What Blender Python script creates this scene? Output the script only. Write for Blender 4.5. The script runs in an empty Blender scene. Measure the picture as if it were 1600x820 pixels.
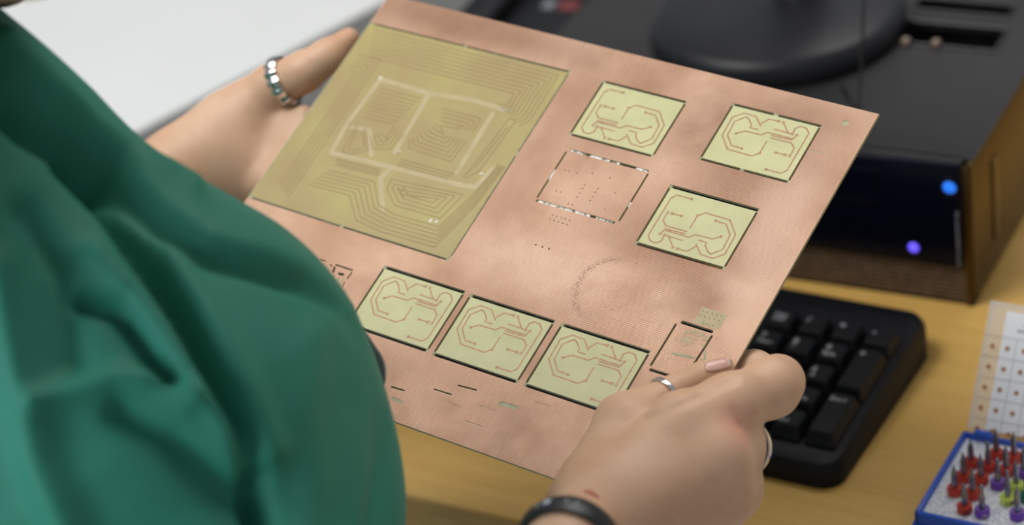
import bpy, bmesh, math, random
import numpy as np
from mathutils import Vector, Matrix, Euler
from mathutils.geometry import delaunay_2d_cdt
random.seed(7); rng = np.random.default_rng(7)
S = bpy.context.scene
COL = S.collection
PI = math.pi
# ---------------------------------------------------------------- camera
CAM = np.array([0.0, 0.0, 1.5225])
CR = np.array([[0.98782282, -0.08168419, -0.13241517],     # right
               [0.15558305, 0.51862662, 0.84072608],       # up
               [0.0, -0.85108996, 0.52501988]])            # back
cd = bpy.data.cameras.new('camera'); cam = bpy.data.objects.new('camera', cd); COL.objects.link(cam)
cd.sensor_width = 36; cd.lens = 85.5; cd.clip_start = .05; cd.clip_end = 50
M = Matrix.Identity(4)
for i in range(3):
    for j in range(3): M[j][i] = CR[i][j]
    M[i][3] = CAM[i]
cam.matrix_world = M
cd.dof.use_dof = True; cd.dof.focus_distance = 1.085; cd.dof.aperture_fstop = 5.4
S.camera = cam
# ---------------------------------------------------------------- world, lights, exposure
w = bpy.data.worlds.new('room_light'); S.world = w; w.use_nodes = True
bg = w.node_tree.nodes['Background']; bg.inputs[0].default_value = (.92, .96, 1, 1); bg.inputs[1].default_value = .30
def area(name, loc, target, size, power, color=(1, 1, 1), sy=None):
    l = bpy.data.lights.new(name, 'AREA'); l.shape = 'RECTANGLE'; l.size = size; l.size_y = sy or size
    l.energy = power; l.color = color
    o = bpy.data.objects.new(name, l); COL.objects.link(o); o.location = loc
    o.rotation_euler = (Vector(target) - Vector(loc)).to_track_quat('-Z', 'Y').to_euler()
    return o
area('ceiling_light_panel', (.7, 2.0, 2.75), (0.1, 1.2, .8), 1.1, 24, (1, .98, .95))
area('ceiling_light_panel', (-.9, .9, 2.7), (0.0, 1.0, .9), 1.0, 32, (1, .99, .97))
area('window_daylight', (-2.2, -.5, 1.9), (-.1, .9, .9), 1.2, 44, (.74, .89, 1))
S.view_settings.view_transform = 'Standard'; S.view_settings.look = 'None'
S.view_settings.exposure = 0.0; S.view_settings.gamma = 1; S.view_settings.use_curve_mapping = False

# ---------------------------------------------------------------- helpers
def ray(px, py):
    return CR.T @ np.array([(px - 800) / 3800., -(py - 410) / 3800., -1.])
def at(px, py, d):                                   # photo pixel + distance along the view axis -> world point
    return CAM + ray(px, py) * d
def project(P):
    q = (P - CAM) @ CR.T
    return 800 + 3800 * q[..., 0] / -q[..., 2], 410 - 3800 * q[..., 1] / -q[..., 2], -q[..., 2]
def onz(px, py, z):
    r = ray(px, py); return CAM + r * (z - CAM[2]) / r[2]
# board frame (mm, u right, v down)
BO = np.array([-0.0408886, 1.1395728, 0.9906705])
BR = np.array([[0.771988, 0.6029241, -0.2012885], [-0.6336962, 0.7052935, -0.3177896], [-0.0496355, 0.3728856, 0.9265488]])
def onb(px, py, h):                                  # pixel -> point at height h (m) above the board's plane
    n = BR[:, 2]; r = ray(px, py); t = (n @ (BO + n * h - CAM)) / (n @ r); return CAM + r * t

def tag(o, label=None, cat=None, group=None, kind=None):
    if label: o['label'] = label
    if cat: o['category'] = cat
    if group: o['group'] = group
    if kind: o['kind'] = kind
    return o
def empty(name, loc=(0, 0, 0), rz=0, mat=None):
    o = bpy.data.objects.new(name, None); COL.objects.link(o); o.empty_display_size = .02
    if mat is not None: o.matrix_world = mat
    else: o.location = loc; o.rotation_euler = (0, 0, rz)
    return o
def mesh_obj(name, verts, faces, mat=None, parent=None, smooth=False, fix=True):
    me = bpy.data.meshes.new(name); me.from_pydata([tuple(map(float, v)) for v in verts], [], [tuple(map(int, f)) for f in faces])
    if fix:
        bm = bmesh.new(); bm.from_mesh(me); bmesh.ops.recalc_face_normals(bm, faces=bm.faces); bm.to_mesh(me); bm.free()
    if smooth: me.polygons.foreach_set('use_smooth', [True] * len(me.polygons))
    if mat: me.materials.append(mat)
    o = bpy.data.objects.new(name, me); COL.objects.link(o)
    if parent: o.parent = parent
    return o
class MB:                                            # collects shapes, links them as one mesh
    def __init__(s): s.bm = bmesh.new()
    def box(s, x0, x1, y0, y1, z0, z1, bev=0, seg=2, mat=None):
        r = bmesh.ops.create_cube(s.bm, size=1); vs = r['verts']
        for v in vs:
            v.co = Vector(((x0 + x1) / 2 + v.co.x * (x1 - x0), (y0 + y1) / 2 + v.co.y * (y1 - y0), (z0 + z1) / 2 + v.co.z * (z1 - z0)))
        if bev:
            es = list({e for v in vs for e in v.link_edges})
            r = bmesh.ops.bevel(s.bm, geom=es, offset=bev, segments=seg, affect='EDGES', profile=.5); vs = list({v for f in r['faces'] for v in f.verts} | {v for v in vs if v.is_valid})
        if mat is not None:
            for v in vs: v.co = mat @ v.co
        return s
    def lathe(s, prof, n=32, mat=None):              # prof: (r, z)
        rings = []
        for r, z in prof:
            if r < 1e-7: rings.append([s.bm.verts.new((0, 0, z))])
            else: rings.append([s.bm.verts.new((r * math.cos(2 * PI * k / n), r * math.sin(2 * PI * k / n), z)) for k in range(n)])
        for a, b in zip(rings, rings[1:]):
            if len(a) == 1 and len(b) == 1: continue
            for k in range(n):
                k2 = (k + 1) % n
                if len(a) == 1: s.bm.faces.new((a[0], b[k], b[k2]))
                elif len(b) == 1: s.bm.faces.new((a[k], b[0], a[k2]))
                else: s.bm.faces.new((a[k], b[k], b[k2], a[k2]))
        if mat is not None:
            for r in rings:
                for v in r: v.co = mat @ v.co
        return s
    def tube(s, pts, r, n=10):
        pts = [Vector(p) for p in pts]; rs = r if isinstance(r, (list, tuple)) else [r] * len(pts); rings = []
        up = Vector((0, 0, 1))
        for i, p in enumerate(pts):
            t = (pts[min(i + 1, len(pts) - 1)] - pts[max(i - 1, 0)]).normalized()
            a = t.cross(up); a = t.cross(Vector((1, 0, 0))) if a.length < .05 else a
            a.normalize(); b = t.cross(a)
            rings.append([s.bm.verts.new(p + rs[i] * (math.cos(2 * PI * k / n) * a + math.sin(2 * PI * k / n) * b)) for k in range(n)])
        for a, b in zip(rings, rings[1:]):
            for k in range(n): s.bm.faces.new((a[k], a[(k + 1) % n], b[(k + 1) % n], b[k]))
        s.bm.faces.new(rings[0]); s.bm.faces.new(rings[-1]); return s
    def prism(s, poly, z0, z1, mat=None):
        a = [s.bm.verts.new((x, y, z0)) for x, y in poly]; b = [s.bm.verts.new((x, y, z1)) for x, y in poly]; n = len(poly)
        s.bm.faces.new(a); s.bm.faces.new(b)
        for k in range(n): s.bm.faces.new((a[k], a[(k + 1) % n], b[(k + 1) % n], b[k]))
        if mat is not None:
            for v in a + b: v.co = mat @ v.co
        return s
    def build(s, name, mat=None, parent=None, smooth=False, angle=None):
        bmesh.ops.recalc_face_normals(s.bm, faces=s.bm.faces)
        me = bpy.data.meshes.new(name); s.bm.to_mesh(me); s.bm.free()
        if smooth or angle:
            me.polygons.foreach_set('use_smooth', [True] * len(me.polygons))
            if angle: me.set_sharp_from_angle(angle=math.radians(angle))
        if mat: me.materials.append(mat)
        o = bpy.data.objects.new(name, me); COL.objects.link(o)
        if parent: o.parent = parent
        return o
def rrect(x0, x1, y0, y1, r, n=4):
    out = []
    for cx, cy, a in ((x1 - r, y1 - r, 0), (x0 + r, y1 - r, 90), (x0 + r, y0 + r, 180), (x1 - r, y0 + r, 270)):
        for k in range(n + 1):
            t = math.radians(a + 90 * k / n); out.append((cx + r * math.cos(t), cy + r * math.sin(t)))
    return out

# ---- materials
def mat(name, col=(.8, .8, .8), rough=.5, metal=0, **kw):
    m = bpy.data.materials.new(name); m.use_nodes = True; b = m.node_tree.nodes['Principled BSDF']
    b.inputs['Base Color'].default_value = (*col, 1); b.inputs['Roughness'].default_value = rough; b.inputs['Metallic'].default_value = metal
    for k, v in kw.items(): b.inputs[k.replace('_', ' ')].default_value = v
    m.diffuse_color = (*col, 1)
    return m
class NT:
    def __init__(s, m): s.t = m.node_tree; s.b = s.t.nodes['Principled BSDF']; s.co = s.n('ShaderNodeTexCoord').outputs['Object']
    def n(s, typ, **kw):
        x = s.t.nodes.new(typ)
        for k, v in kw.items(): setattr(x, k, v)
        return x
    def link(s, a, b): s.t.links.new(a, b)
    def mapping(s, scale=(1, 1, 1), rot=(0, 0, 0), loc=(0, 0, 0), src=None):
        m = s.n('ShaderNodeMapping'); m.inputs['Scale'].default_value = scale; m.inputs['Rotation'].default_value = rot; m.inputs['Location'].default_value = loc
        s.link(src or s.co, m.inputs[0]); return m.outputs[0]
    def noise(s, scale, detail=3, src=None, rough=.5, dist=0):
        x = s.n('ShaderNodeTexNoise'); x.inputs['Scale'].default_value = scale; x.inputs['Detail'].default_value = detail
        x.inputs['Roughness'].default_value = rough; x.inputs['Distortion'].default_value = dist
        s.link(src or s.co, x.inputs['Vector']); return x.outputs['Fac']
    def ramp(s, fac, stops):
        r = s.n('ShaderNodeValToRGB'); e = r.color_ramp.elements
        while len(e) < len(stops): e.new(.5)
        for i, (p, c) in enumerate(stops): e[i].position = p; e[i].color = (*c, 1) if len(c) == 3 else c
        s.link(fac, r.inputs[0]); return r.outputs[0]
    def mix(s, fac, a, b, mode='MIX'):
        x = s.n('ShaderNodeMix', data_type='RGBA', blend_type=mode)
        for inp, v in ((x.inputs[0], fac), (x.inputs[6], a), (x.inputs[7], b)):
            if hasattr(v, 'links') or hasattr(v, 'is_linked'): s.link(v, inp)
            elif isinstance(v, (int, float)): inp.default_value = v
            else: inp.default_value = (*v, 1)
        return x.outputs[2]
    def math(s, op, a, b=None, clamp=False):
        x = s.n('ShaderNodeMath', operation=op); x.use_clamp = clamp
        for i, v in enumerate((a, b)):
            if v is None: continue
            if isinstance(v, (int, float)): x.inputs[i].default_value = v
            else: s.link(v, x.inputs[i])
        return x.outputs[0]
    def bump(s, h, strength=.2, dist=.001):
        x = s.n('ShaderNodeBump'); x.inputs['Strength'].default_value = strength; x.inputs['Distance'].default_value = dist
        s.link(h, x.inputs['Height']); s.link(x.outputs[0], s.b.inputs['Normal'])
    def color(s, c): s.link(c, s.b.inputs['Base Color'])

m_wood = mat('light_wood', (.56, .34, .1), .42); N = NT(m_wood)
g = N.noise(9, 5, N.mapping((.5, 9, 2)), .6, .6); g2 = N.noise(60, 3, N.mapping((.35, 8, 2)), .6); big = N.noise(3, 2, N.mapping((1, 2.4, 1)))
c = N.ramp(g, [(.3, (.60, .355, .085)), (.5, (.70, .43, .115)), (.72, (.76, .49, .15))])
c = N.mix(.35, c, N.ramp(g2, [(.35, (.58, .335, .08)), (.65, (.77, .48, .14))])); c = N.mix(N.math('MULTIPLY', big, .35), c, (.57, .33, .08)); N.color(c); N.bump(g2, .08, .0004)
m_woodedge = mat('wood_edge_band', (.42, .25, .075), .5); N = NT(m_woodedge); N.color(N.ramp(N.noise(30, 3, N.mapping((1, 1, 8))), [(.3, (.36, .21, .06)), (.7, (.47, .29, .09))]))
m_white = mat('white_laminate', (.64, .64, .63), .6); N = NT(m_white); N.color(N.ramp(N.noise(4, 3), [(.3, (.57, .57, .56)), (.7, (.60, .60, .59))]))
m_whiteedge = mat('grey_edge_band', (.50, .495, .48), .6)
m_floor = mat('grey_floor', (.6, .59, .57), .5); N = NT(m_floor); N.color(N.ramp(N.noise(5, 4), [(.3, (.60, .59, .57)), (.7, (.66, .65, .63))]))

def plastic(name, col, rough, spec=.5, bump=0, sc=900):
    m = mat(name, col, rough); N = NT(m); m.node_tree.nodes['Principled BSDF'].inputs['Specular IOR Level'].default_value = spec
    N.color(N.ramp(N.noise(40, 2), [(.3, tuple(x * .9 for x in col)), (.7, tuple(min(1, x * 1.1) for x in col))]))
    if bump: N.bump(N.noise(sc, 2), bump, .0003)
    return m
m_black = plastic('black_plastic', (.006, .0065, .0085), .5, .22, .12)
m_key = plastic('key_plastic', (.007, .0075, .009), .45, .22, .1)
m_pctop = plastic('dark_painted_steel', (.019, .018, .019), .38, .4, .06)
m_bezel = plastic('navy_gloss_plastic', (.0025, .004, .011), .2, .12)
m_side = mat('dark_brushed_steel', (.085, .055, .022), .28, .85); N = NT(m_side); N.bump(N.noise(300, 2, N.mapping((1, .1, 1))), .03, .0003)
m_grille = mat('grille_metal', (.22, .165, .13), .4, .6); N = NT(m_grille); N.color(N.ramp(N.noise(200, 2), [(.3, (.18, .135, .11)), (.7, (.26, .20, .15))]))
m_dark = plastic('dark_recess', (.003, .003, .003), .7, .2)
m_legend = plastic('key_legend_print', (.36, .36, .38), .6)
m_smallprint = plastic('bezel_print', (.16, .165, .19), .6)
m_base = plastic('monitor_base_plastic', (.013, .0135, .016), .42, .3, .05)
def emis(name, col, st):
    m = mat(name, col, .3); b = m.node_tree.nodes['Principled BSDF']; b.inputs['Emission Color'].default_value = (*col, 1); b.inputs['Emission Strength'].default_value = st
    N = NT(m); N.link(N.ramp(N.noise(300, 2), [(.3, tuple(x * .7 for x in col)), (.7, col)]), b.inputs['Emission Color']); return m
m_led1 = emis('blue_button_glow', (.02, .19, .9), .95); m_led2 = emis('violet_led_glow', (.13, .09, 1.0), 1.3)
# board
m_frp = mat('fibreglass', (.55, .52, .28), .5); N = NT(m_frp); N.color(N.ramp(N.noise(250, 3), [(.3, (.27, .265, .15)), (.7, (.40, .39, .23))]))
m_panel = mat('milled_fibreglass', (.60, .60, .27), .42); N = NT(m_panel)
c = N.ramp(N.noise(60, 3), [(.3, (.48, .46, .22)), (.7, (.58, .555, .29))]); li = N.noise(120, 2, N.mapping((.25, 12, 1))); c = N.mix(N.math('MULTIPLY', li, .3), c, (.62, .60, .38)); N.color(c); N.bump(li, .12, .0002)
m_panelbig = mat('milled_fibreglass_large', (.45, .38, .14), .38); N = NT(m_panelbig)
c = N.ramp(N.noise(22, 4), [(.32, (.34, .24, .105)), (.5, (.375, .285, .118)), (.7, (.42, .35, .125))]); li = N.noise(110, 2, N.mapping((.15, 10, 1))); c = N.mix(N.math('MULTIPLY', li, .25), c, (.45, .40, .17)); N.color(c); N.bump(li, .1, .0002)
m_trace = mat('copper_trace', (.42, .24, .13), .45, .35); N = NT(m_trace); N.color(N.ramp(N.noise(500, 2), [(.3, (.30, .155, .085)), (.7, (.42, .25, .14))]))
m_groove = mat('milled_groove', (.38, .27, .115), .5); N = NT(m_groove); N.color(N.ramp(N.noise(200, 2), [(.3, (.24, .16, .06)), (.7, (.30, .20, .085))]))
m_haze = mat('pale_track', (.46, .36, .20), .5); N = NT(m_haze); N.color(N.ramp(N.noise(120, 3), [(.3, (.42, .34, .18)), (.7, (.49, .40, .23))]))
m_tape = mat('white_tape', (.78, .76, .70), .6); N = NT(m_tape); N.color(N.ramp(N.noise(400, 2), [(.40, (.16, .17, .13)), (.5, (.7, .68, .6)), (.6, (.85, .83, .78))]))

def copper():
    m = mat('copper_foil', (.62, .36, .24), .4, .45); N = NT(m); b = N.b
    n1 = N.noise(14, 5, None, .6, .4); n2 = N.noise(38, 4, None, .6, .2); n3 = N.noise(420, 2)
    hl = N.noise(60, 3, N.mapping((.6, 14, 1)), .6)
    sc = N.noise(80, 2, N.mapping((6, .6, 1), (0, 0, .6)))
    c = N.ramp(n1, [(.30, (.31, .165, .098)), (.43, (.43, .25, .160)), (.57, (.52, .325, .222)), (.8, (.595, .385, .275))])
    c = N.mix(N.ramp(n2, [(.5, (0, 0, 0)), (.75, (.5, .5, .5))]), c, (.36, .20, .125))
    c = N.mix(N.ramp(hl, [(.55, (0, 0, 0)), (.8, (.35, .35, .35))]), c, (.36, .21, .135))
    c = N.mix(N.ramp(n3, [(.62, (0, 0, 0)), (.72, (.25, .25, .25))]), c, (.38, .22, .14))
    s1 = N.noise(70, 3, N.mapping((14, .5, 1), (0, 0, .5)), .6); s2 = N.noise(70, 3, N.mapping((14, .5, 1), (0, 0, -.45)), .6); gate = N.ramp(N.noise(12, 2), [(.45, (0, 0, 0)), (.62, (1, 1, 1))])
    for q in (s1, s2): c = N.mix(N.math('MULTIPLY', N.math('MULTIPLY', N.math('SUBTRACT', q, .60), 9, clamp=True), N.math('MULTIPLY', gate, .45)), c, (.24, .14, .09))
    sep = N.n('ShaderNodeSeparateXYZ'); N.link(N.co, sep.inputs[0])
    X, Y = sep.outputs[0], sep.outputs[1]
    def blob(cx, cy, rx, ry, soft=.5):                # 1 inside an ellipse, fading out (mm)
        dx = N.math('MULTIPLY', N.math('SUBTRACT', X, cx / 1000), 1000 / rx); dy = N.math('MULTIPLY', N.math('SUBTRACT', Y, -cy / 1000), 1000 / ry)
        d = N.math('SQRT', N.math('ADD', N.math('MULTIPLY', dx, dx), N.math('MULTIPLY', dy, dy)))
        d = N.math('ADD', d, N.math('MULTIPLY', N.math('SUBTRACT', n2, .5), .9))
        return N.math('DIVIDE', N.math('SUBTRACT', 1 + soft, d), 2 * soft, clamp=True)
    # rubbed, oxidised areas round the milled panels and along the edges
    for cx, cy, rx, ry, k in ((236, 33, 33, 28, .6), (230, 85, 30, 24, .45), (60, 8, 70, 9, .45), (165, 168, 62, 24, .45), (150, 200, 60, 12, .28), (215, 95, 40, 14, .3),
                              (250, 118, 14, 10, .45), (262, 10, 24, 9, .25), (30, 165, 40, 16, .3), (165, 36, 28, 24, .28), (132, 70, 10, 60, .2)):
        c = N.mix(N.math('MULTIPLY', blob(cx, cy, rx, ry), k * 1.35), c, (.26, .13, .078))
    c = N.mix(N.math('MULTIPLY', blob(262, 70, 14, 40), .5), c, (.64, .43, .33))
    c = N.mix(N.math('MULTIPLY', blob(160, 125, 40, 15), .35), c, (.63, .43, .33))
    # dark speckled tide mark
    dx = N.math('SUBTRACT', X, .206); dy = N.math('SUBTRACT', Y, -.127)
    d = N.math('SQRT', N.math('ADD', N.math('MULTIPLY', dx, dx), N.math('MULTIPLY', dy, dy)))
    d = N.math('ADD', d, N.math('MULTIPLY', N.math('SUBTRACT', n2, .5), .006))
    ring = N.math('SUBTRACT', 1, N.math('MULTIPLY', N.math('ABSOLUTE', N.math('SUBTRACT', d, .0165)), 420), clamp=True)
    side = N.math('MULTIPLY', N.math('SUBTRACT', .207, X), 120, clamp=True)
    spk = N.ramp(N.noise(900, 2), [(.45, (0, 0, 0)), (.56, (1, 1, 1))])
    f = N.math('MULTIPLY', N.math('MULTIPLY', ring, side), spk)
    c = N.mix(N.math('MULTIPLY', f, .8), c, (.22, .13, .085))
    blot = N.math('MULTIPLY', blob(211, 138, 10, 14, .6), N.ramp(N.noise(700, 2), [(.55, (0, 0, 0)), (.62, (.7, .7, .7))]))
    c = N.mix(blot, c, (.33, .20, .13))
    N.color(c)
    # half-tone milling lines, fading in and out
    wv = N.n('ShaderNodeTexWave', wave_type='BANDS', bands_direction='Y'); wv.inputs['Scale'].default_value = 320; wv.inputs['Distortion'].default_value = .3; N.link(N.co, wv.inputs['Vector'])
    wx = N.n('ShaderNodeTexWave', wave_type='BANDS', bands_direction='X'); wx.inputs['Scale'].default_value = 320; N.link(N.co, wx.inputs['Vector'])
    ml = N.math('MULTIPLY', wv.outputs['Fac'], wx.outputs['Fac'])
    msk = N.ramp(N.noise(11, 2), [(.42, (.15, .15, .15)), (.6, (1, 1, 1))])
    c = N.mix(N.math('MULTIPLY', N.math('MULTIPLY', ml, msk), .28), c, (.24, .13, .08)); N.color(c)
    h = N.math('ADD', N.math('MULTIPLY', N.math('MULTIPLY', ml, msk), .9), N.math('ADD', N.math('MULTIPLY', sc, .35), N.math('MULTIPLY', n3, .2)))
    N.bump(h, .3, .0003)
    N.link(N.ramp(n2, [(.3, (.36, .36, .36)), (.7, (.54, .54, .54))]), b.inputs['Roughness'])
    return m
m_copper = copper()

def skin():
    m = mat('skin', (.60, .38, .27), .52); N = NT(m); b = N.b
    a = N.noise(22, 3, None, .55); f = N.noise(130, 4, None, .7); p = N.noise(1400, 2)
    c = N.ramp(a, [(.3, (.57, .325, .195)), (.5, (.62, .38, .24)), (.7, (.66, .43, .29))])
    c = N.mix(N.ramp(f, [(.52, (0, 0, 0)), (.75, (.4, .4, .4))]), c, (.55, .26, .18))
    sp = onb(925, 771, .02)
    vm = N.n('ShaderNodeVectorMath', operation='DISTANCE'); N.link(N.co, vm.inputs[0]); spot = vm
    m['_'] = 0
    N.spot = spot
    d = N.math('ADD', vm.outputs['Value'], N.math('MULTIPLY', N.math('SUBTRACT', N.noise(300, 2), .5), .0016))
    fac = N.math('MULTIPLY', N.math('SUBTRACT', .0040, d), 900, clamp=True)
    c = N.mix(N.math('MULTIPLY', fac, .85), c, (.36, .07, .05))
    vk = N.n('ShaderNodeVectorMath', operation='DISTANCE'); N.link(N.co, vk.inputs[0]); N.kn = vk
    c = N.mix(N.math('MULTIPLY', N.math('SUBTRACT', 1, N.math('MULTIPLY', vk.outputs['Value'], 70), clamp=True), .45), c, (.72, .24, .19))
    N.color(c); N.bump(N.math('ADD', p, N.math('MULTIPLY', f, 2)), .10, .0005)
    b.inputs['Subsurface Weight'].default_value = .18; b.inputs['Subsurface Scale'].default_value = .006; b.inputs['Subsurface Radius'].default_value = (1, .35, .2)
    return m, spot, vk
m_skin, spot_node, knuckle_node = skin()
m_nail = mat('fingernail', (.62, .37, .29), .3); N = NT(m_nail); N.color(N.ramp(N.noise(90, 2), [(.3, (.60, .33, .26)), (.7, (.66, .43, .34))]))
m_nailtip = mat('nail_edge', (.70, .55, .48), .3)
def cloth(name, lo, hi, rough=.85, sheen=.4):
    m = mat(name, hi, rough); N = NT(m); N.color(N.ramp(N.noise(7, 3), [(.3, lo), (.7, hi)]))
    wv = N.noise(1500, 1, N.mapping((1, 1, .2))); N.bump(wv, .12, .0004); N.b.inputs['Sheen Weight'].default_value = sheen; N.b.inputs['Sheen Roughness'].default_value = .4
    N.b.inputs['Sheen Tint'].default_value = (.4, .75, .7, 1)
    return m
m_green = cloth('green_cotton_twill', (.013, .175, .110), (.022, .215, .145), .7, .1)
m_blackcloth = cloth('black_cotton', (.01, .01, .012), (.02, .02, .022)); m_trouser = cloth('dark_trouser_cloth', (.03, .028, .03), (.05, .045, .045))
m_hair = mat('auburn_hair', (.045, .014, .010), .45); N = NT(m_hair); st = N.noise(160, 3, N.mapping((1, 1, .08))); N.color(N.ramp(st, [(.3, (.022, .008, .006)), (.7, (.075, .022, .014))])); N.bump(st, .4, .001)
m_silver = mat('silver', (.72, .71, .69), .18, 1.0); N = NT(m_silver); N.bump(N.noise(700, 2), .04, .0003)
m_band = plastic('black_silicone', (.011, .012, .014), .42, .5, .12, 1500)
m_bandmark = mat('pale_print', (.40, .43, .47), .5)
m_bluebox = plastic('blue_plastic', (.010, .085, .52), .35, .5, .05)
m_foam = mat('white_foam', (.66, .68, .72), .7); N = NT(m_foam)
v = N.n('ShaderNodeTexVoronoi'); v.inputs['Scale'].default_value = 480; N.link(N.co, v.inputs['Vector']); N.color(N.ramp(v.outputs['Distance'], [(.1, (.88, .90, .94)), (.7, (.60, .62, .68))])); N.bump(v.outputs['Distance'], .6, .0012)
m_steel = mat('carbide_steel', (.33, .34, .36), .24, 1.0); N = NT(m_steel); N.color(N.ramp(N.noise(400, 2), [(.3, (.22, .225, .25)), (.7, (.34, .34, .36))]))
m_red = plastic('red_plastic', (.60, .045, .018), .4); m_purple = plastic('purple_plastic', (.17, .045, .42), .4); m_lime = plastic('yellow_green_plastic', (.66, .78, .12), .4); m_dkgreen = plastic('dark_green_plastic', (.01, .13, .08), .4)
m_clear = mat('clear_plastic', (.93, .94, .95), .12, 0, Transmission_Weight=.35, IOR=1.3, Alpha=.42); N = NT(m_clear); N.link(N.ramp(N.noise(60, 2), [(.3, (.10, .10, .10)), (.7, (.18, .18, .18))]), N.b.inputs['Roughness'])
m_paper = mat('white_paper', (.80, .82, .88), .6); N = NT(m_paper); N.color(N.ramp(N.noise(30, 2), [(.3, (.86, .88, .93)), (.7, (.90, .91, .95))]))
m_inkline = mat('grey_ink', (.30, .31, .35), .6); m_dot = mat('brown_ink', (.36, .13, .04), .6); N = NT(m_dot); N.color(N.ramp(N.noise(900, 2), [(.35, (.26, .08, .025)), (.65, (.46, .20, .07))]))
m_ink = mat('black_ink', (.015, .015, .015), .6)

# ================================================================= the setting
DA = -.5947                                           # heading of the wooden desk
DZ = .75
def desk(name, origin, ang, x0, x1, y0, y1, z0, z1, top, edge, label, thick):
    t = empty(name, (origin[0], origin[1], 0), ang)
    tag(t, label, 'desk')
    MB().box(x0, x1, y0, y1, z1 - thick + .001, z1, .0015, 2).build('desktop', top, t)
    b = MB().box(x0, x1, y0 - .0012, y0 + .0002, z1 - thick + .001, z1 - .0012, .0004, 1).build('edge_band', edge, t)
    for sx in (x0 + .04, x1 - .04):
        for sy in (y0 + .10, y1 - .08):
            MB().box(sx - .02, sx + .02, sy - .02, sy + .02, 0, z1 - thick + .001, .003, 1).build('leg', m_pctop, t)
    return t
MB().box(-4, 4, -2, 6, -.05, 0).build('floor', m_floor)['kind'] = 'structure'
fe = onz(644, 772.5, DZ)
desk('wooden_desk', (fe[0], fe[1]), DA, -.145, 1.25, 0, .78, 0, DZ, m_wood, m_woodedge, 'yellow light-wood desk carrying the keyboard and the black computer', .028)
wa = onz(230, 195, DZ); wb = onz(600, 0, DZ); wang = math.atan2(wb[1] - wa[1], wb[0] - wa[0])
desk('white_table', (wa[0], wa[1]), wang, -1.0, 1.1, 0, 1.0, 0, DZ, m_white, m_whiteedge, 'plain white tabletop in the background at upper left, behind the hand with the wide ring', .05)

# ================================================================= computer, monitor, devices
PA = -.5394
pc = tag(empty('desktop_computer', (.2545, 1.1301, DZ), PA), 'black flat-lying desktop computer with blue lit power button under the monitor stand', 'computer')
PW, PD, PH = .295, .34, .092
b = MB(); b.box(-PW + .004, -.0025, .006, PD, .006, PH - .034, .002, 2); b.build('case_body', m_dark, pc)
# top cover with two real recesses
def holed_plate(w0, w1, d0, d1, z0, z1, holes):
    pts, loops = [], []
    for lp in [[(w0, d0), (w1, d0), (w1, d1), (w0, d1)]] + holes:
        i = len(pts); pts += lp; loops.append(list(range(i, i + len(lp))))
    return plate_mesh(pts, loops, z0, z1)
def inside(p, poly):
    x, y = p; c = False; n = len(poly)
    for i in range(n):
        x1, y1 = poly[i]; x2, y2 = poly[i - 1]
        if (y1 > y) != (y2 > y) and x < (x2 - x1) * (y - y1) / (y2 - y1) + x1: c = not c
    return c
def plate_mesh(pts, loops, z0, z1):
    r = delaunay_2d_cdt([Vector(p) for p in pts], [], loops, 0, 1e-9)
    V, _, Fc = r[0], r[1], r[2]
    polys = [[pts[i] for i in l] for l in loops]
    keep = []
    for f in Fc:
        for k in range(1, len(f) - 1):
            t = (f[0], f[k], f[k + 1]); cx = sum(V[i][0] for i in t) / 3; cy = sum(V[i][1] for i in t) / 3
            ar = abs((V[t[1]][0] - V[t[0]][0]) * (V[t[2]][1] - V[t[0]][1]) - (V[t[2]][0] - V[t[0]][0]) * (V[t[1]][1] - V[t[0]][1]))
            if ar < 1e-13: continue
            if inside((cx, cy), polys[0]) and not any(inside((cx, cy), q) for q in polys[1:]): keep.append(t)
    n = len(V); verts = [(v[0], v[1], z1) for v in V] + [(v[0], v[1], z0) for v in V]
    faces = [t for t in keep] + [tuple(i + n for i in reversed(t)) for t in keep]
    ec = {}
    for t in keep:
        for a, b_ in ((t[0], t[1]), (t[1], t[2]), (t[2], t[0])):
            k = (min(a, b_), max(a, b_)); ec.setdefault(k, []).append((a, b_))
    for k, l in ec.items():
        if len(l) == 1: a, b_ = l[0]; faces.append((b_, a, a + n, b_ + n))
    return verts, faces
rec1 = rrect(-.088, -.026, .127, .153, .002, 2); rec2 = rrect(-.088, -.030, .170, .184, .002, 2)
v_, f_ = holed_plate(-PW, 0, .004, PD, PH - .0035, PH, [rec1, rec2]); mesh_obj('top_cover', v_, f_, m_pctop, pc)
for rc in ((-.088, -.026, .127, .153), (-.088, -.030, .170, .184)):
    x0, x1, y0, y1 = rc; b = MB(); e = .0018
    b.box(x0 - e, x1 + e, y0 - e, y0, PH - .001, PH + .0012, .0004, 1).box(x0 - e, x1 + e, y1, y1 + e, PH - .001, PH + .0012, .0004, 1)
    b.box(x1, x1 + e, y0, y1, PH - .001, PH + .0012, .0004, 1).box(x0 - e, x0, y0, y1, PH - .001, PH + .0012, .0004, 1); b.build('recess_rim', m_pctop, pc)
MB().lathe([(.003, 0), (.003, .004), (0, .0052)], 16, Matrix.Translation((-.078, .124, PH))).build('latch_button', m_grille, pc, True)
MB().lathe([(.003, 0), (.003, .004), (0, .0052)], 16, Matrix.Translation((-.060, .1255, PH))).build('latch_button', m_grille, pc, True)
MB().box(-PW, -.0055, -.004, .007, .0245, PH - .0005, .002, 3).build('front_bezel', m_bezel, pc, angle=40)
MB().box(-PW, -.0055, -.0005, .0065, PH - .004, PH, .0012, 2).build('bezel_lip', m_pctop, pc, angle=40)
b = MB(); b.box(-.13, -.052, -.0048, -.0035, .062, .083, .0006, 2); b.build('drive_door', m_bezel, pc)
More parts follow.
